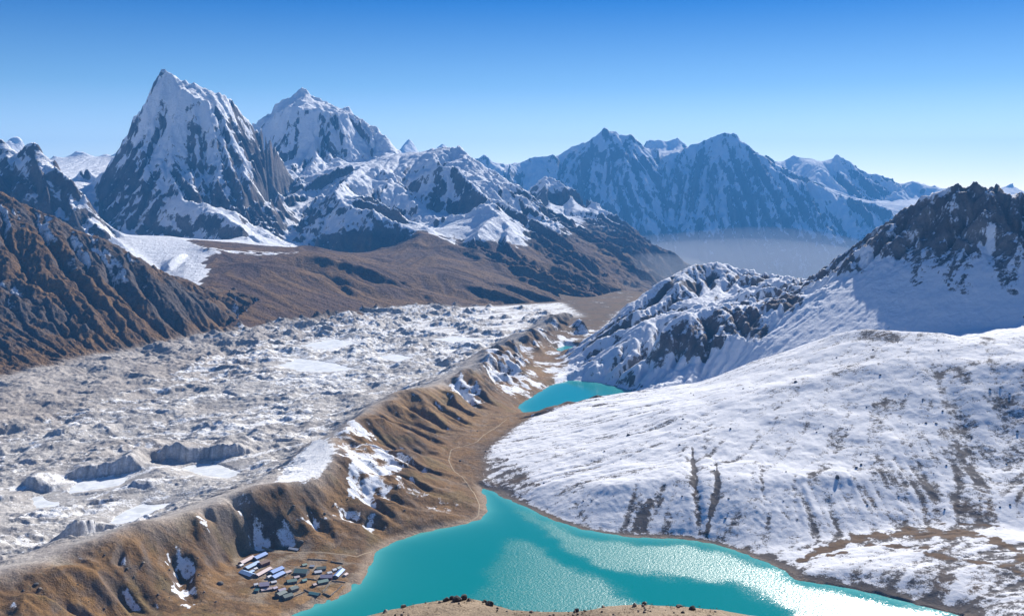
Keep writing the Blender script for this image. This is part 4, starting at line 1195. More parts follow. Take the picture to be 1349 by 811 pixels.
ZF += steep * (stF * 6 + stFL * 7) + (ridged(XF / 480, YF / 480, 5, 137, gain=0.62) - 1.15) * 32 * steep
NF = normals(XF, YF, ZF)
nA = fbm(XF / 700, YF / 700, 4, 141)
nB = fbm(XF / 180, YF / 180, 4, 143)
curv = blur(ZF, 3) - ZF
g = mixc(COL['rock'] * 1.1, COL['darkrock'] * 1.2, sstep(-0.4, 0.4, nA))
s = np.clip(0.5 + (0.6 * NF[..., 2] + 0.4 * blur(NF[..., 2], 3) - 0.56 - nA * 0.08) * 3.0, 0.05, 0.95) + nB * 0.05 + np.clip(curv, -40, 40) * 0.003 + (stF * 0.10 + stFL * 0.08) * steep
s -= sstep(0, -450, ZF + nA * 150) * 0.5
attrs = dict(ground=g, snow=s)
fn = [n for n in far if n != 'base']
best = np.full(XF[::3, ::3].shape, 1e9)
lb = np.zeros(best.shape, int)
for i, n in enumerate(fn):
    for l in far[n]:
        d, _ = pdist(XF[::3, ::3], YF[::3, ::3], l)
        u = d < best
        best = np.where(u, d, best)
        lb = np.where(u, i, lb)
lbF = np.repeat(np.repeat(lb, 3, 0), 3, 1)[:ZF.shape[0] - 1, :ZF.shape[1] - 1]
flab = dict(low_wall='low blue shaded wall left of the twin summits on the far skyline', twin='hazy blue mountain with twin jagged summits in the far range', broad='wide hazy blue mountain wall with a notched top right of the twin summits', back='small pale peaks peeping out between the two big far mountains', right_peaks='row of pale blue peaks at the right end of the far range')
for i, n in enumerate(fn):
    sheet_object('mountain', XF, YF, ZF, lbF == i, M_FAR, attrs, flab[n], 'mountain')


def spike(px_line, d, label, depth=1500, seed=0):
    """a lone distant peak: its own small height field"""
    pl = PL(*[(a, b, d) for a, b in px_line])
    g = Grid(pl[:, 0].min() - 900, pl[:, 0].max() + 900, d - depth, d + depth, 60)
    base = pl[:, 2].min() - 350
    x0, x1, y0, y1 = g.x0, g.x1, g.y0, g.y1
    edge = np.array([(x0, y0, base), (x1, y0, base), (x1, y1, base), (x0, y1, base), (x0, y0, base)])
    top = pl[np.argmax(pl[:, 2])]
    spur = np.array([top, (top[0] - 200, d - depth * 0.5, (top[2] + base) / 2 - 40), (top[0] - 250, d - depth, base)])
    Z = solve(g, [pl, edge, spur], (8, 4, 2, 1), (200, 100, 60, 40))
    g2 = Grid(x0, x1, y0, y1, 30)
    X, Y = g2.xy()
    Z = g.sample(Z, X, Y)
    Z = Z + (ridged(X / 600, Y / 600, 4, 150 + seed) - 1.05) * 40
    NNN = normals(X, Y, Z)
    nb = fbm(X / 150, Y / 150, 3, 160 + seed)
    s = 0.9 - sstep(0.75, 0.4, NNN[..., 2]) * 0.4 + nb * 0.2
    gcol = np.broadcast_to(COL['rock'], X.shape + (3,)).copy()
    sheet_object('mountain', X, Y, Z, np.ones((X.shape[0] - 1, X.shape[1] - 1), bool), M_FAR, dict(ground=gcol, snow=s), label, 'mountain')


spike([(515, 212), (526, 196), (533, 188), (539, 183), (545, 190), (552, 199), (560, 212)], 24000, 'small sharp pale snow spike right of the flat topped summit', seed=1)
spike([(570, 205), (578, 194), (584, 190), (590, 195), (598, 206)], 25000, 'tiny pale point peeping over the middle ridge', seed=2)
spike([(2, 205), (12, 183), (18, 181), (25, 181), (31, 190), (38, 205)], 15000, 'small pale snow peak behind the dark left rocks', seed=3)
spike([(60, 215), (86, 205), (100, 200), (112, 201), (124, 206), (136, 202), (150, 205), (157, 196), (164, 195), (175, 210)], 15500, 'low snow plateau peaks left of the steep pyramid peak', seed=4)
print('far built', round(time.time() - T0, 1))

# ================================================================== FOREGROUND HILLTOP
GH = Grid(-260, 330, -80, 520, 2.0)
XH, YH = GH.xy()
lipc = PL(*[(px, py, 240) for px, py in [(300, 850), (440, 822), (509, 805), (545, 797), (587, 790), (609, 788), (630, 791), (646, 795), (672, 803), (717, 806), (765, 805), (802, 799), (839, 796), (895, 799), (950, 804), (1050, 820), (1250, 860)]])
prof = np.interp(YH, [-80, 0, 30, 100, 200, 225, 236, 243, 250, 300, 380, 520], [609.5, 608.0, 594, 558, 514.5, 511, 509.2, 507.8, 503, 468, 400, 270]) - 508.5
ZH = blur(prof, 2) + np.where(YH < 150, 508.5, np.interp(XH, lipc[:, 0], lipc[:, 2]) * sstep(150, 235, YH) + 508.5 * (1 - sstep(150, 235, YH)))
ZH += (fbm(XH / 40, YH / 40, 3, 171) * 1.2 + 0) * (1 - np.exp(-((YH - 238) / 18) ** 2)) + fbm(XH / 6, YH / 6, 3, 173) * 0.22
ZH = np.where(np.hypot(XH, YH) < 12, np.minimum(ZH, 608.2), ZH)
nA = fbm(XH / 25, YH / 25, 4, 175)
g = mixc(np.array((0.30, 0.23, 0.16)), np.array((0.22, 0.17, 0.12)), sstep(-0.3, 0.5, nA))
M_TOP = terrain_material('hilltop_soil', 2.2, 0.45, 1.0, 3.0, varia=0.9)
sheet_object('hillside', XH, YH, ZH, np.ones((XH.shape[0] - 1, XH.shape[1] - 1), bool), M_TOP, dict(ground=g, snow=np.full(XH.shape, -1.0)), 'tan stony hilltop edge at the bottom of the picture', 'ground')

# ================================================================== VILLAGE, BOULDERS, PATHS
import bmesh
LOGK = math.log(6400 / 1110)


def ground_z(x, y):
    """height of the near terrain at a plan position"""
    j = math.log(y / 1110) / LOGK * (NR - 1)
    i = (x / (y + 260) + 0.60) / 1.2 * (NC - 1)
    j = min(max(j, 0), NR - 1.001)
    i = min(max(i, 0), NC - 1.001)
    a, b = int(j), int(i)
    u, v = j - a, i - b
    return float((Zn[a, b] * (1 - v) + Zn[a, b + 1] * v) * (1 - u) + (Zn[a + 1, b] * (1 - v) + Zn[a + 1, b + 1] * v) * u)


def on_ground(px, py, z=10.0):
    """the spot of the terrain that the survey sees in this direction"""
    for _ in range(25):
        x, y, _z = L(px, py, z)
        z = z * 0.5 + ground_z(x, y) * 0.5
    return x, y, ground_z(x, y)


def paint(name, col, rough=0.8, var=0.25, wl=1.5):
    m, t = nt(name)
    out = N(t, 'ShaderNodeOutputMaterial')
    b = N(t, 'ShaderNodeBsdfPrincipled')
    t.links.new(b.outputs[0], out.inputs['Surface'])
    tc = N(t, 'ShaderNodeNewGeometry')
    n = noise_node(t, tc.outputs['Position'], 1 / wl, 4, 0.65)
    sc = N(t, 'ShaderNodeVectorMath', operation='SCALE')
    sc.inputs[0].default_value = col
    t.links.new(math_node(t, 'ADD', math_node(t, 'MULTIPLY', n, var * 2), 1 - var), sc.inputs['Scale'])
    t.links.new(sc.outputs[0], b.inputs['Base Color'])
    b.inputs['Roughness'].default_value = rough
    bp = N(t, 'ShaderNodeBump')
    bp.inputs['Strength'].default_value = 0.5
    bp.inputs['Distance'].default_value = 0.15
    t.links.new(n, bp.inputs['Height'])
    t.links.new(bp.outputs[0], b.inputs['Normal'])
    return m


PM = dict(stone=paint('wall_stone', (0.20, 0.18, 0.16), 0.9, 0.5), white=paint('white_wash', (0.62, 0.60, 0.57)), maroon=paint('maroon_paint', (0.16, 0.07, 0.075)), brown=paint('brown_paint', (0.20, 0.12, 0.10)),
          blue=paint('blue_sheet_roof', (0.14, 0.28, 0.62), 0.55, 0.3), lightblue=paint('pale_blue_roof', (0.30, 0.46, 0.70), 0.55, 0.3), pink=paint('faded_pink_roof', (0.62, 0.50, 0.48), 0.7), green=paint('green_sheet_roof', (0.19, 0.30, 0.25), 0.6, 0.3),
          darkgreen=paint('dark_green_roof', (0.085, 0.13, 0.125), 0.6, 0.3), purple=paint('purple_grey_roof', (0.40, 0.35, 0.44), 0.6, 0.3), teal=paint('teal_roof', (0.16, 0.36, 0.33), 0.6, 0.3), snowroof=paint('white_roof', (0.72, 0.73, 0.75), 0.7, 0.15),
          glass=paint('dark_pane', (0.03, 0.035, 0.045), 0.25, 0.1), wood=paint('door_wood', (0.10, 0.06, 0.04), 0.8), rock=paint('boulder_rock', (0.085, 0.08, 0.08), 0.9, 0.5, 3.0), tanrock=paint('tan_rock', (0.24, 0.20, 0.16), 0.9, 0.5, 0.6), darkstone=paint('dark_stone', (0.05, 0.045, 0.042), 0.9, 0.5, 0.5), path=paint('trodden_path', (0.33, 0.25, 0.16), 0.95, 0.3, 4.0))


def mesh_obj(name, bm, mat, parent=None, smooth=False):
    me = bpy.data.meshes.new(name)
    bmesh.ops.recalc_face_normals(bm, faces=bm.faces[:])
    bm.to_mesh(me)
    bm.free()
    if smooth:
        for p in me.polygons:
            p.use_smooth = True
    me.materials.append(mat)
    o = bpy.data.objects.new(name, me)
    C.objects.link(o)
    if parent is not None:
        o.parent = parent
    return o


def bm_box(bm, x0, x1, y0, y1, z0, z1):
    v = [bm.verts.new((x, y, z)) for z in (z0, z1) for y in (y0, y1) for x in (x0, x1)]
    for f in ((0, 2, 3, 1), (4, 5, 7, 6), (0, 1, 5, 4), (2, 6, 7, 3), (0, 4, 6, 2), (1, 3, 7, 5)):
        bm.faces.new([v[i] for i in f])


def house(pa, pb, width, h, wall, roof, label, pitch=0.45):
    """a lodge between two survey directions (the ends of its near eaves)"""
    ax, ay, az = on_ground(*pa)
    bx, by, bz = on_ground(*pb)
    ln = math.hypot(bx - ax, by - ay) * 0.9
    rot = math.atan2(by - ay, bx - ax)
    root = bpy.data.objects.new('house', None)
    C.objects.link(root)
    root.location = ((ax + bx) / 2, (ay + by) / 2, min(az, bz) - 0.2)
    root.rotation_euler = (0, 0, rot)
    tag(root, label, 'house', 'lodges and houses of the village')
    hl, hw = ln / 2, width / 2 * 1.1
    h *= 1.1
    rise = hw * pitch
    bm = bmesh.new()
    v = [bm.verts.new(c) for c in ((-hl, -hw, -1.5), (hl, -hw, -1.5), (hl, hw, -1.5), (-hl, hw, -1.5), (-hl, -hw, h), (hl, -hw, h), (hl, hw, h), (-hl, hw, h), (-hl, 0, h + rise), (hl, 0, h + rise))]
    for f in ((0, 1, 5, 4), (2, 3, 7, 6), (1, 2, 6, 9, 5), (3, 0, 4, 8, 7)):
        bm.faces.new([v[i] for i in f])
    mesh_obj('wall', bm, PM[wall], root)
    bm = bmesh.new()
    o, e, th = 0.5, 0.6, 0.18
    for sgn in (-1, 1):
        pts = [(x, y, z + d) for d in (0.05, 0.05 + th) for x in (-hl - e, hl + e) for y, z in ((0.0, h + rise), (sgn * (hw + o), h - o * pitch))]
        q = [bm.verts.new(p) for p in pts]
        for f in ((0, 2, 3, 1), (4, 5, 7, 6), (0, 1, 5, 4), (2, 6, 7, 3), (1, 3, 7, 5), (0, 4, 6, 2)):
            bm.faces.new([q[i] for i in f])
    mesh_obj('roof', bm, PM[roof], root)
    n = max(2, int(ln / 4.5))
    for k in range(n):
        x = -hl + (k + 0.5) * ln / n
        bm = bmesh.new()
        if k == n // 2:
            bm_box(bm, x - 0.55, x + 0.55, -hw - 0.08, -hw + 0.1, 0.2, 2.3)
            mesh_obj('door', bm, PM['wood'], root)
        else:
            bm_box(bm, x - 0.75, x + 0.75, -hw - 0.06, -hw + 0.1, 1.1, 2.3)
            mesh_obj('window', bm, PM['glass'], root)
    return root


def c5(x, y): return (300 + x / 8.45, 715 + y / 8.45)
def c6(x, y): return (380 + x / 8.45, 715 + y / 8.45)


HOUSES = [
    (c6(150, 255), c6(200, 248), 6, 2.6, 'stone', 'green', 'small green roofed house behind the largest green roofed lodge'),
    (c6(240, 265), c6(290, 270), 6, 2.6, 'stone', 'snowroof', 'small pale roofed house between the largest green lodge and the dark green lodge behind'),
    (c6(430, 345), c6(480, 338), 6, 2.6, 'white', 'snowroof', 'small white hut behind the long purple grey lodge'),
    (c6(540, 300), c6(580, 280), 6, 2.6, 'stone', 'darkgreen', 'small dark hut beyond the blue roof nearest the lake'),
    (c6(620, 370), c6(650, 350), 5, 2.4, 'white', 'pink', 'small pale hut standing alone nearest the lake'),
    (c6(60, 395), c6(120, 385), 6, 2.6, 'brown', 'pink', 'small pink roofed house below the largest green roofed lodge'),
    (c6(150, 430), c6(200, 420), 6, 2.4, 'stone', 'teal', 'small teal roofed hut beside the upper brown field'),
    (c6(10, 440), c6(75, 425), 7, 2.8, 'stone', 'darkgreen', 'dark roofed house left of the upper brown field'),
    (c6(20, 520), c6(80, 500), 7, 2.8, 'stone', 'green', 'green roofed house above the front field'),
    (c5(440, 395), c5(480, 380), 6, 2.6, 'white', 'snowroof', 'little white hut left of the deep blue roofed pair'),
    (c5(230, 345), c5(285, 320), 6, 2.6, 'stone', 'lightblue', 'small pale blue roofed shed in the lodge courtyard'),
    (c5(480, 450), c5(540, 440), 6, 2.6, 'stone', 'snowroof', 'low pale roofed shed below the deep blue roofed pair'),
    (c5(500, 520), c5(545, 505), 6, 2.6, 'stone', 'purple', 'small grey roofed hut between the maroon lodge and the beach houses'),
    (c5(130, 265), c5(165, 250), 5, 2.4, 'white', 'snowroof', 'tiny white hut at the uphill edge beside the faded pink roof'),
    (c5(640, 340), c5(700, 325), 6, 2.6, 'brown', 'pink', 'small pink roofed house above the row of green roofed houses'),
    (c5(135, 245), c5(285, 165), 9, 3.0, 'brown', 'pink', 'long lodge with faded pink roof at the uphill corner of the village'),
    (c5(290, 190), c5(425, 130), 10, 3.2, 'stone', 'blue', 'blue roofed lodge joining the far end of the faded pink roofed lodge'),
    (c5(190, 300), c5(345, 228), 9, 3.2, 'stone', 'lightblue', 'long pale blue roofed wing running parallel below the faded pink roof'),
    (c5(150, 320), c5(290, 385), 11, 3.4, 'stone', 'lightblue', 'pale blue roofed wing angled towards the slope at the left edge of the village'),
    (c5(350, 262), c5(455, 225), 9, 5.0, 'maroon', 'brown', 'brown block with flat looking brown roof between the blue roofed wings'),
    (c5(290, 300), c5(325, 290), 5, 2.4, 'white', 'snowroof', 'tiny white hut in the yard enclosed by the blue roofed wings'),
    (c5(310, 380), c5(480, 290), 8, 3.0, 'brown', 'pink', 'long low lodge with pale pink roof in front of the brown block'),
    (c5(470, 345), c5(610, 290), 10, 3.4, 'stone', 'blue', 'deep blue roofed lodge, upper one of the central pair'),
    (c5(490, 405), c5(620, 345), 10, 3.6, 'stone', 'blue', 'deep blue roofed lodge, lower one of the central pair'),
    (c5(350, 490), c5(465, 492), 13, 5.6, 'maroon', 'purple', 'tall maroon walled lodge with purple grey roof nearest the grassy slope'),
    (c5(365, 530), c5(495, 515), 6, 2.6, 'brown', 'pink', 'low brown annex in front of the maroon walled lodge'),
    (c5(290, 480), c5(335, 470), 6, 2.8, 'white', 'snowroof', 'small white shed beside the maroon walled lodge'),
    (c5(305, 535), c5(350, 540), 7, 3.2, 'stone', 'teal', 'small teal roofed shed at the lowest left corner of the village'),
    (c5(545, 600), c5(640, 560), 10, 3.6, 'stone', 'darkgreen', 'dark green roofed house nearest the beach on the left'),
    (c5(610, 620), c5(715, 590), 10, 3.4, 'stone', 'darkgreen', 'dark green roofed house right beside the one nearest the beach'),
    (c5(560, 545), c5(640, 525), 7, 3.0, 'stone', 'purple', 'small grey roofed house behind the two dark green beach houses'),
    (c5(690, 535), c5(775, 510), 9, 3.6, 'stone', 'darkgreen', 'dark green roofed house in the middle by the fields'),
    (c5(655, 440), c5(770, 430), 9, 3.4, 'stone', 'green', 'green roofed house above the middle field'),
    (c6(70, 325), c6(225, 345), 15, 4.4, 'stone', 'green', 'largest green roofed lodge in the centre of the village'),
    (c6(310, 292), c6(420, 288), 9, 3.0, 'stone', 'darkgreen', 'dark green roofed lodge behind the purple grey roof'),
    (c6(285, 335), c6(370, 328), 8, 2.8, 'stone', 'snowroof', 'grey white roofed house left of the purple grey roof'),
    (c6(355, 385), c6(495, 395), 11, 4.0, 'maroon', 'purple', 'long purple grey roofed lodge at the lake side of the village'),
    (c6(490, 312), c6(530, 305), 6, 2.6, 'white', 'snowroof', 'small bright white hut beside the blue roof near the lake'),
    (c6(520, 395), c6(605, 310), 8, 3.4, 'stone', 'blue', 'blue roofed lodge closest to the lake on the right'),
    (c6(320, 450), c6(440, 430), 9, 3.0, 'stone', 'green', 'pale green roofed house in front of the purple grey lodge'),
    (c6(270, 480), c6(305, 470), 6, 2.6, 'brown', 'pink', 'small pink roofed hut between two green roofed houses'),
    (c6(235, 560), c6(350, 590), 8, 3.0, 'stone', 'teal', 'teal roofed house at the front beside the walled fields'),
    (c6(10, 70), c6(120, 80), 7, 2.6, 'stone', 'snowroof', 'long pale roofed shed standing above the village by the stream bed'),
]
for h in HOUSES:
    house(*h)

WALLS = [(c6(95, 460), c6(205, 392), 'rubble wall along the left side of the upper brown field'), (c6(190, 395), c6(315, 412), 'dark rubble wall along the top of the upper brown field'), (c6(380, 545), c6(455, 462), 'rubble wall on the left side of the big orange field'),
         (c6(480, 425), c6(635, 442), 'dark rubble wall along the top of the big orange field'), (c6(380, 560), c6(465, 592), 'rubble wall at the front of the big orange field'), (c6(470, 590), c6(600, 470), 'long rubble wall between the big orange field and the beach'), (c6(45, 605), c6(180, 545), 'rubble wall along the front field'),
         (c6(175, 520), c6(240, 552), 'short rubble wall joining the teal roofed house'), (c6(210, 180), c6(435, 195), 'long dark rubble wall behind the village'), (c6(470, 205), c6(610, 232), 'dark rubble wall behind the village nearest the lake'), (c5(630, 380), c5(760, 270), 'rubble wall left of the largest green roofed lodge')]
for a, b, lb_ in WALLS:
    ax, ay, _ = on_ground(*a)
    bx, by, _ = on_ground(*b)
    ln = math.hypot(bx - ax, by - ay)
    n = max(3, int(ln / 2.5))
    ux, uy = (bx - ax) / ln, (by - ay) / ln
    bm = bmesh.new()
    rows = []
    for k in range(n + 1):
        x, y = ax + ux * ln * k / n, ay + uy * ln * k / n
        w_, hh = 0.6 + RNG.uniform(-0.12, 0.12), 1.5 + RNG.uniform(-0.3, 0.3)
        off = RNG.uniform(-0.25, 0.25)
        z = ground_z(x, y)
        rows.append([bm.verts.new((x - uy * (o_ + off), y + ux * (o_ + off), zz)) for o_, zz in ((-w_, z - 0.6), (-w_ * 0.75, z + hh), (w_ * 0.75, z + hh), (w_, z - 0.6))])
    for r0, r1 in zip(rows[:-1], rows[1:]):
        for q in range(3):
            bm.faces.new((r0[q], r0[q + 1], r1[q + 1], r1[q]))
    bm.faces.new(rows[0])
    bm.faces.new(rows[-1][::-1])
    tag(mesh_obj('field_wall', bm, PM['stone']), lb_, 'stone wall', 'rubble walls round the village fields')


def boulder(name, loc, r, seed, mat, flat=0.7):
    rg = np.random.default_rng(seed)
    bm = bmesh.new()
    bmesh.ops.create_icosphere(bm, subdivisions=2, radius=1.0)
    ph = rg.uniform(0, 6.28, 6)
    cuts = rg.normal(size=(7, 3))
    cuts /= np.linalg.norm(cuts, axis=1)[:, None]
    st_ = rg.uniform(0.75, 1.25, 3)
    for v in bm.verts:
        p = np.array(v.co)
        for c in cuts:
            d_ = p @ c - 0.72
            if d_ > 0:
                p = p - c * d_ * 0.85
        p = p * (1 + 0.08 * math.sin(p[0] * 4 + ph[0]) * math.cos(p[1] * 5 + ph[1]))
        v.co = p * st_ * r * np.array((1, 1, flat))
    o = mesh_obj(name, bm, mat)
    o.location = loc
    o.rotation_euler = (0, 0, float(rg.uniform(0, 6.28)))
    return o


BIG = [((1103, 629), 5.5, 'largest dark boulder lying alone low on the snowy hillside'), ((1128, 616), 3.6, 'dark boulder just above the largest boulder on the snowy hillside'), ((828, 573), 4.5, 'dark boulder in the middle of the left part of the snowy hillside'), ((290, 769), 5.0, 'lone dark boulder on the brown slope left of the village'), ((397, 714), 4.5, 'black boulder at the mouth of the stream bed above the village')]
for i, ((px, py), r, lb_) in enumerate(BIG):
    x, y, z = on_ground(px, py, 60 if px > 700 else 15)
    tag(boulder('boulder', (x, y, z + r * 0.15), r, 900 + i, PM['rock'], 0.8), lb_, 'boulder')
k = 0
rg = np.random.default_rng(44)
while k < 110:
    px, py = rg.uniform(690, 1345), rg.uniform(450, 690)
    top = np.interp(px, [690, 740, 800, 860, 930, 975, 1050, 1100, 1240, 1349], [560, 540, 526, 518, 510, 494, 462, 446, 444, 446])
    if py < top + 4 or py > np.interp(px, [690, 800, 1000, 1349], [640, 690, 715, 690]):
        continue
    try:
        x, y, z = on_ground(px, py, 90)
    except Exception:
        continue
    if not (1150 < y < 3000):
        continue
    r = float(np.clip(rg.lognormal(0.35, 0.45), 0.8, 4.0))
    tag(boulder('boulder', (x, y, z + r * 0.15), r, 1000 + k, PM['rock'], 0.75), 'small dark rock dotted on the snowy hillside', 'boulder', 'dark rocks dotted over the snowy hillside')
    k += 1

rg = np.random.default_rng(77)
k = 0
while k < 90:
    px, py = rg.uniform(20, 640), rg.uniform(560, 805)
    top = np.interp(px, [0, 130, 230, 340, 430, 470, 520, 640], [765, 716, 690, 650, 632, 575, 545, 560])
    bot = np.interp(px, [0, 400, 470, 520, 600, 640], [810, 800, 740, 708, 690, 640])
    if py < top or py > bot or (300 < px < 480 and py > 715):
        continue
    x, y, z = on_ground(px, py, 45)
    if not (1150 < y < 2900) or z < 1.5 or abs(z - (CAMZ + ray(px, py)[2] / ray(px, py)[1] * y)) > 8:
        continue
    r = float(np.clip(rg.lognormal(0.2, 0.45), 0.7, 3.2))
    tag(boulder('boulder', (x, y, z + r * 0.15), r, 2000 + k, PM['rock' if k % 3 else 'tanrock'], 0.75), 'small grey boulder lying on the brown grassy moraine', 'boulder', 'boulders scattered over the brown moraine')
    k += 1

# stones on the hilltop lip
def lip_z(x, y):
    fx, fy = (x - GH.x0) / GH.cell, (y - GH.y0) / GH.cell
    return float(ZH[int(round(fy)), int(round(fx))])


STONES = [(603, 1.5, 'd', 'biggest black stone of the dark clump on the hilltop edge'), (611, 1.2, 'd', 'second black stone of the dark clump on the hilltop edge, right of the biggest'), (596, 0.8, 'd', 'small black stone left of the biggest stone of the dark clump on the hilltop edge'), (618, 0.8, 'd', 'low black stone at the right end of the dark clump on the hilltop edge'), (588, 0.8, 'd', 'black stone standing alone left of the dark clump on the hilltop edge'),
          (638, 0.9, 'd', 'black pointed stone right of the dark clump on the hilltop edge'), (644, 1.1, 'd', 'black stone just right of the pointed one on the hilltop edge'), (508, 0.8, 't', 'pale stone at the left end of the hilltop edge'), (532, 0.7, 't', 'pale stone between the left end and the dark clump of the hilltop edge'),
          (700, 0.7, 't', 'tan stone in the dip in the middle of the hilltop edge'), (760, 0.9, 'd', 'dark stone right of the dip in the hilltop edge'), (795, 0.7, 't', 'tan stone where the hilltop edge rises again on the right'), (836, 0.8, 't', 'tan stone on the right crest of the hilltop edge'), (848, 0.7, 'd', 'dark stone on the right crest of the hilltop edge'), (895, 0.8, 'd', 'dark stone alone near the right end of the hilltop edge'), (912, 0.9, 'd', 'dark stone at the right end of the hilltop edge')]
for i, (px, r, c, lb_) in enumerate(STONES):
    r0, f0, _ = ray(px, 800)
    y = 239.0 + (i % 3) * 1.2
    x = r0 / f0 * y
    tag(boulder('stone', (x, y, lip_z(x, y) + r * 0.3), r, 1500 + i, PM['darkstone' if c == 'd' else 'tanrock'], 0.85), lb_, 'stone', 'stones along the hilltop edge')
rg = np.random.default_rng(9)
for i in range(50):
    px = rg.uniform(505, 945)
    y = rg.uniform(231, 241)
    r0, f0, _ = ray(px, 800)
    x = r0 / f0 * y
    r = float(rg.uniform(0.2, 0.5))
    tag(boulder('stone', (x, y, lip_z(x, y) + r * 0.2), r, 1600 + i, PM['tanrock' if i % 3 else 'darkstone'], 0.8), 'fist sized pebble strewn on the tan hilltop edge' if False else 'small stone strewn over the tan hilltop edge', 'stone', 'small stones strewn over the hilltop edge')


bm = bmesh.new()
for i in range(900):
    x0, y0 = rg.uniform(-34, 52), rg.uniform(228, 243)
    if perlin(np.array([x0 / 7]), np.array([y0 / 7]), 501)[0] < -0.05:
        continue
    z0 = lip_z(x0, y0)
    for q in range(7):
        a_ = rg.uniform(0, 6.28)
        hx, hy, hh = math.cos(a_), math.sin(a_), rg.uniform(0.15, 0.42)
        bx_, by_ = x0 + rg.normal(0, 0.14), y0 + rg.normal(0, 0.14)
        v = [bm.verts.new(c) for c in ((bx_ - hy * 0.035, by_ + hx * 0.035, z0 - 0.03), (bx_ + hy * 0.035, by_ - hx * 0.035, z0 - 0.03), (bx_ + hx * hh * 0.5, by_ + hy * hh * 0.5, z0 + hh))]
        bm.faces.new(v)
tag(mesh_obj('dry_grass', bm, paint('dry_grass_blades', (0.20, 0.14, 0.07), 0.9, 0.4)), 'tufts of dry grass along the tan hilltop edge', 'grass', kind='stuff')


def path(pts, w_, label):
    pl = densify(np.array([on_ground(px, py, 12) for px, py in pts]), 4.0)
    for _ in range(6):
        pl[1:-1, :2] = (pl[:-2, :2] + 2 * pl[1:-1, :2] + pl[2:, :2]) / 4
    bm = bmesh.new()
    rows = []
    for k in range(len(pl)):
        a_, b_ = pl[max(k - 1, 0)], pl[min(k + 1, len(pl) - 1)]
        d_ = np.hypot(*(b_ - a_)[:2]) + 1e-6
        nx_, ny_ = -(b_ - a_)[1] / d_, (b_ - a_)[0] / d_
        rows.append([bm.verts.new((pl[k, 0] + nx_ * o_, pl[k, 1] + ny_ * o_, ground_z(pl[k, 0] + nx_ * o_, pl[k, 1] + ny_ * o_) + 0.25)) for o_ in (-w_, -w_ * 0.5, 0, w_ * 0.5, w_)])
    for r0, r1 in zip(rows[:-1], rows[1:]):
        for q in range(4):
            bm.faces.new((r0[q], r0[q + 1], r1[q + 1], r1[q]))
    o = mesh_obj('path', bm, PM['path'])
    if o.data.polygons and sum(p.normal.z for p in o.data.polygons) < 0:
        o.data.flip_normals()
    tag(o, label, 'path', kind='structure')


path([(470, 733), (500, 722), (540, 708), (580, 699), (615, 690), (630, 680), (632, 665), (624, 648), (612, 632), (598, 620), (591, 606), (594, 592), (610, 588), (628, 582), (638, 572), (655, 562), (668, 552)], 1.1, 'pale footpath following the shore of the near lake up the brown valley')
path([(345, 722), (380, 727), (420, 727), (470, 733)], 1.5, 'pale track running along behind the village')

# ================================================================== LIGHT, AIR, CAMERA
w = bpy.data.worlds.new('World')
bpy.context.scene.world = w
w.use_nodes = True
t = w.node_tree
bg = t.nodes['Background']
sky = t.nodes.new('ShaderNodeTexSky')
sky.sky_type = 'NISHITA'
sky.sun_disc = False
sky.sun_elevation = SUN_EL
sky.sun_rotation = SUN_AZ
sky.altitude = 5300
sky.air_density = 1.0
sky.dust_density = 0.4
sky.ozone_density = 6.0
bg.inputs['Strength'].default_value = 0.10
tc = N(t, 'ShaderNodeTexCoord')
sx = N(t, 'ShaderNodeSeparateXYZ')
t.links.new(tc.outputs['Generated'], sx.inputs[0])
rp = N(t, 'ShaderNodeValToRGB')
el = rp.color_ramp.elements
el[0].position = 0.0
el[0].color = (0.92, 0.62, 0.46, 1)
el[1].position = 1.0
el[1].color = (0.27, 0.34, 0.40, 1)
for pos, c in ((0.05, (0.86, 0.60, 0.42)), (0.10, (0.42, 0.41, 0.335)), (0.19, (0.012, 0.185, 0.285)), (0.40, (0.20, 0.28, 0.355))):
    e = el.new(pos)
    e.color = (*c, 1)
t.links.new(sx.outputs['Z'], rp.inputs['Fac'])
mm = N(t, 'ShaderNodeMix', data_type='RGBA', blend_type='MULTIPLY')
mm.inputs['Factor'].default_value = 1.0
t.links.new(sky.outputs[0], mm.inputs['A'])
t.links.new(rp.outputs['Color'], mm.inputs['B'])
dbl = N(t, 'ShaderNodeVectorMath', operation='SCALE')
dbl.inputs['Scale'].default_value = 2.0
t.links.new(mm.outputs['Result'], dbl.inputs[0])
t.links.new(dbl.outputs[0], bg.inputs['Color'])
sun = bpy.data.lights.new('sun', 'SUN')
sun.energy = 5.0
sun.angle = math.radians(0.5)
sun.color = (1.0, 0.95, 0.88)
so = bpy.data.objects.new('sun', sun)
so.rotation_euler = Vector(-SUN).to_track_quat('-Z', 'Y').to_euler()
so.location = (0, 0, 3000)
C.objects.link(so)


def box_object(name, x0, x1, y0, y1, z0, z1):
    me = bpy.data.meshes.new(name)
    v = [(x, y, z) for z in (z0, z1) for y in (y0, y1) for x in (x0, x1)]
    f = [(0, 2, 3, 1), (4, 5, 7, 6), (0, 1, 5, 4), (2, 6, 7, 3), (0, 4, 6, 2), (1, 3, 7, 5)]
    me.from_pydata(v, [], f)
    me.update()
    o = bpy.data.objects.new(name, me)
    C.objects.link(o)
    return o


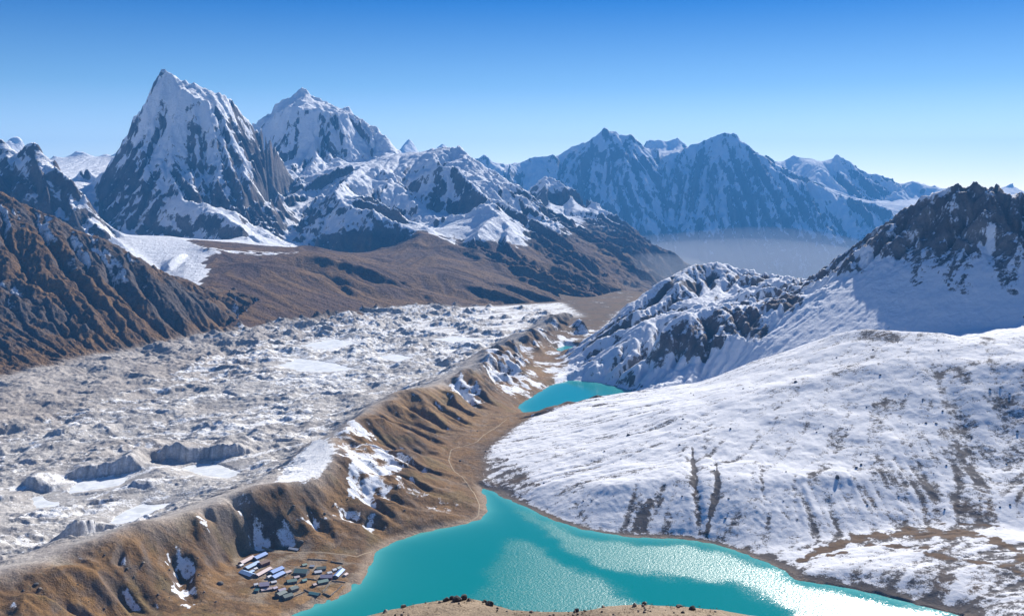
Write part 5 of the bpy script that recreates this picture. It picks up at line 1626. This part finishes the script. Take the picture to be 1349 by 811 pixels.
def volume(name, col, dens, aniso=0.0):
    m, t = nt(name)
    out = N(t, 'ShaderNodeOutputMaterial')
    v = N(t, 'ShaderNodeVolumePrincipled')
    v.inputs['Color'].default_value = (*col, 1)
    v.inputs['Density'].default_value = dens
    v.inputs['Anisotropy'].default_value = aniso
    t.links.new(v.outputs[0], out.inputs['Volume'])
    return m


hz = box_object('haze', -14000, 14000, -2500, 28500, -1160, 2060)
hz.data.materials.append(volume('haze_air', (0.11, 0.43, 1.0), 3.2e-5))
tag(hz, 'thin blue air haze over the whole valley', 'haze', kind='stuff')



def mist(cx, cy, cz, rx, ry, rz, dens, label):
    import bmesh
    bm = bmesh.new()
    bmesh.ops.create_icosphere(bm, subdivisions=4, radius=1.0)
    me = bpy.data.meshes.new('valley_mist')
    for v in bm.verts:
        k = 1 + 0.10 * math.sin(v.co.x * 5 + 1) * math.cos(v.co.y * 4)
        v.co = (v.co.x * rx * k, v.co.y * ry * k, v.co.z * rz * k)
    bm.to_mesh(me)
    bm.free()
    o = bpy.data.objects.new('valley_mist', me)
    o.location = (cx, cy, cz)
    C.objects.link(o)
    me.materials.append(volume('mist_air', (0.80, 0.84, 0.92), dens))
    tag(o, label, 'mist', kind='stuff')


mist(3300, 15200, -620, 3500, 3000, 500, 1.5e-4, 'pale dense bank of mist lying at the foot of the far hazy mountains')
mist(3500, 15300, -600, 3300, 2800, 640, 1.0e-4, 'thin veil of mist rising above the dense bank under the far mountains')
mist(1300, 9600, -430, 1300, 2600, 420, 2.2e-4, 'thin grey mist in the valley below the brown shoulder')

cam = bpy.data.cameras.new('camera')
cam.sensor_width = 36
cam.lens = 36 * FPX / 1349
cam.clip_start = 0.5
cam.clip_end = 100000
co = bpy.data.objects.new('camera', cam)
co.location = (0, 0, CAMZ)
co.rotation_euler = (math.pi / 2 - PITCH, 0, 0)
C.objects.link(co)
S = bpy.context.scene
S.camera = co
S.view_settings.view_transform = 'Standard'
S.view_settings.look = 'None'
S.view_settings.exposure = 0.8
S.view_settings.gamma = 1
S.cycles.use_denoising = True
S.cycles.max_bounces = 5
S.cycles.diffuse_bounces = 2
S.cycles.glossy_bounces = 2
S.cycles.volume_bounces = 0
print('scene built', round(time.time() - T0, 1))
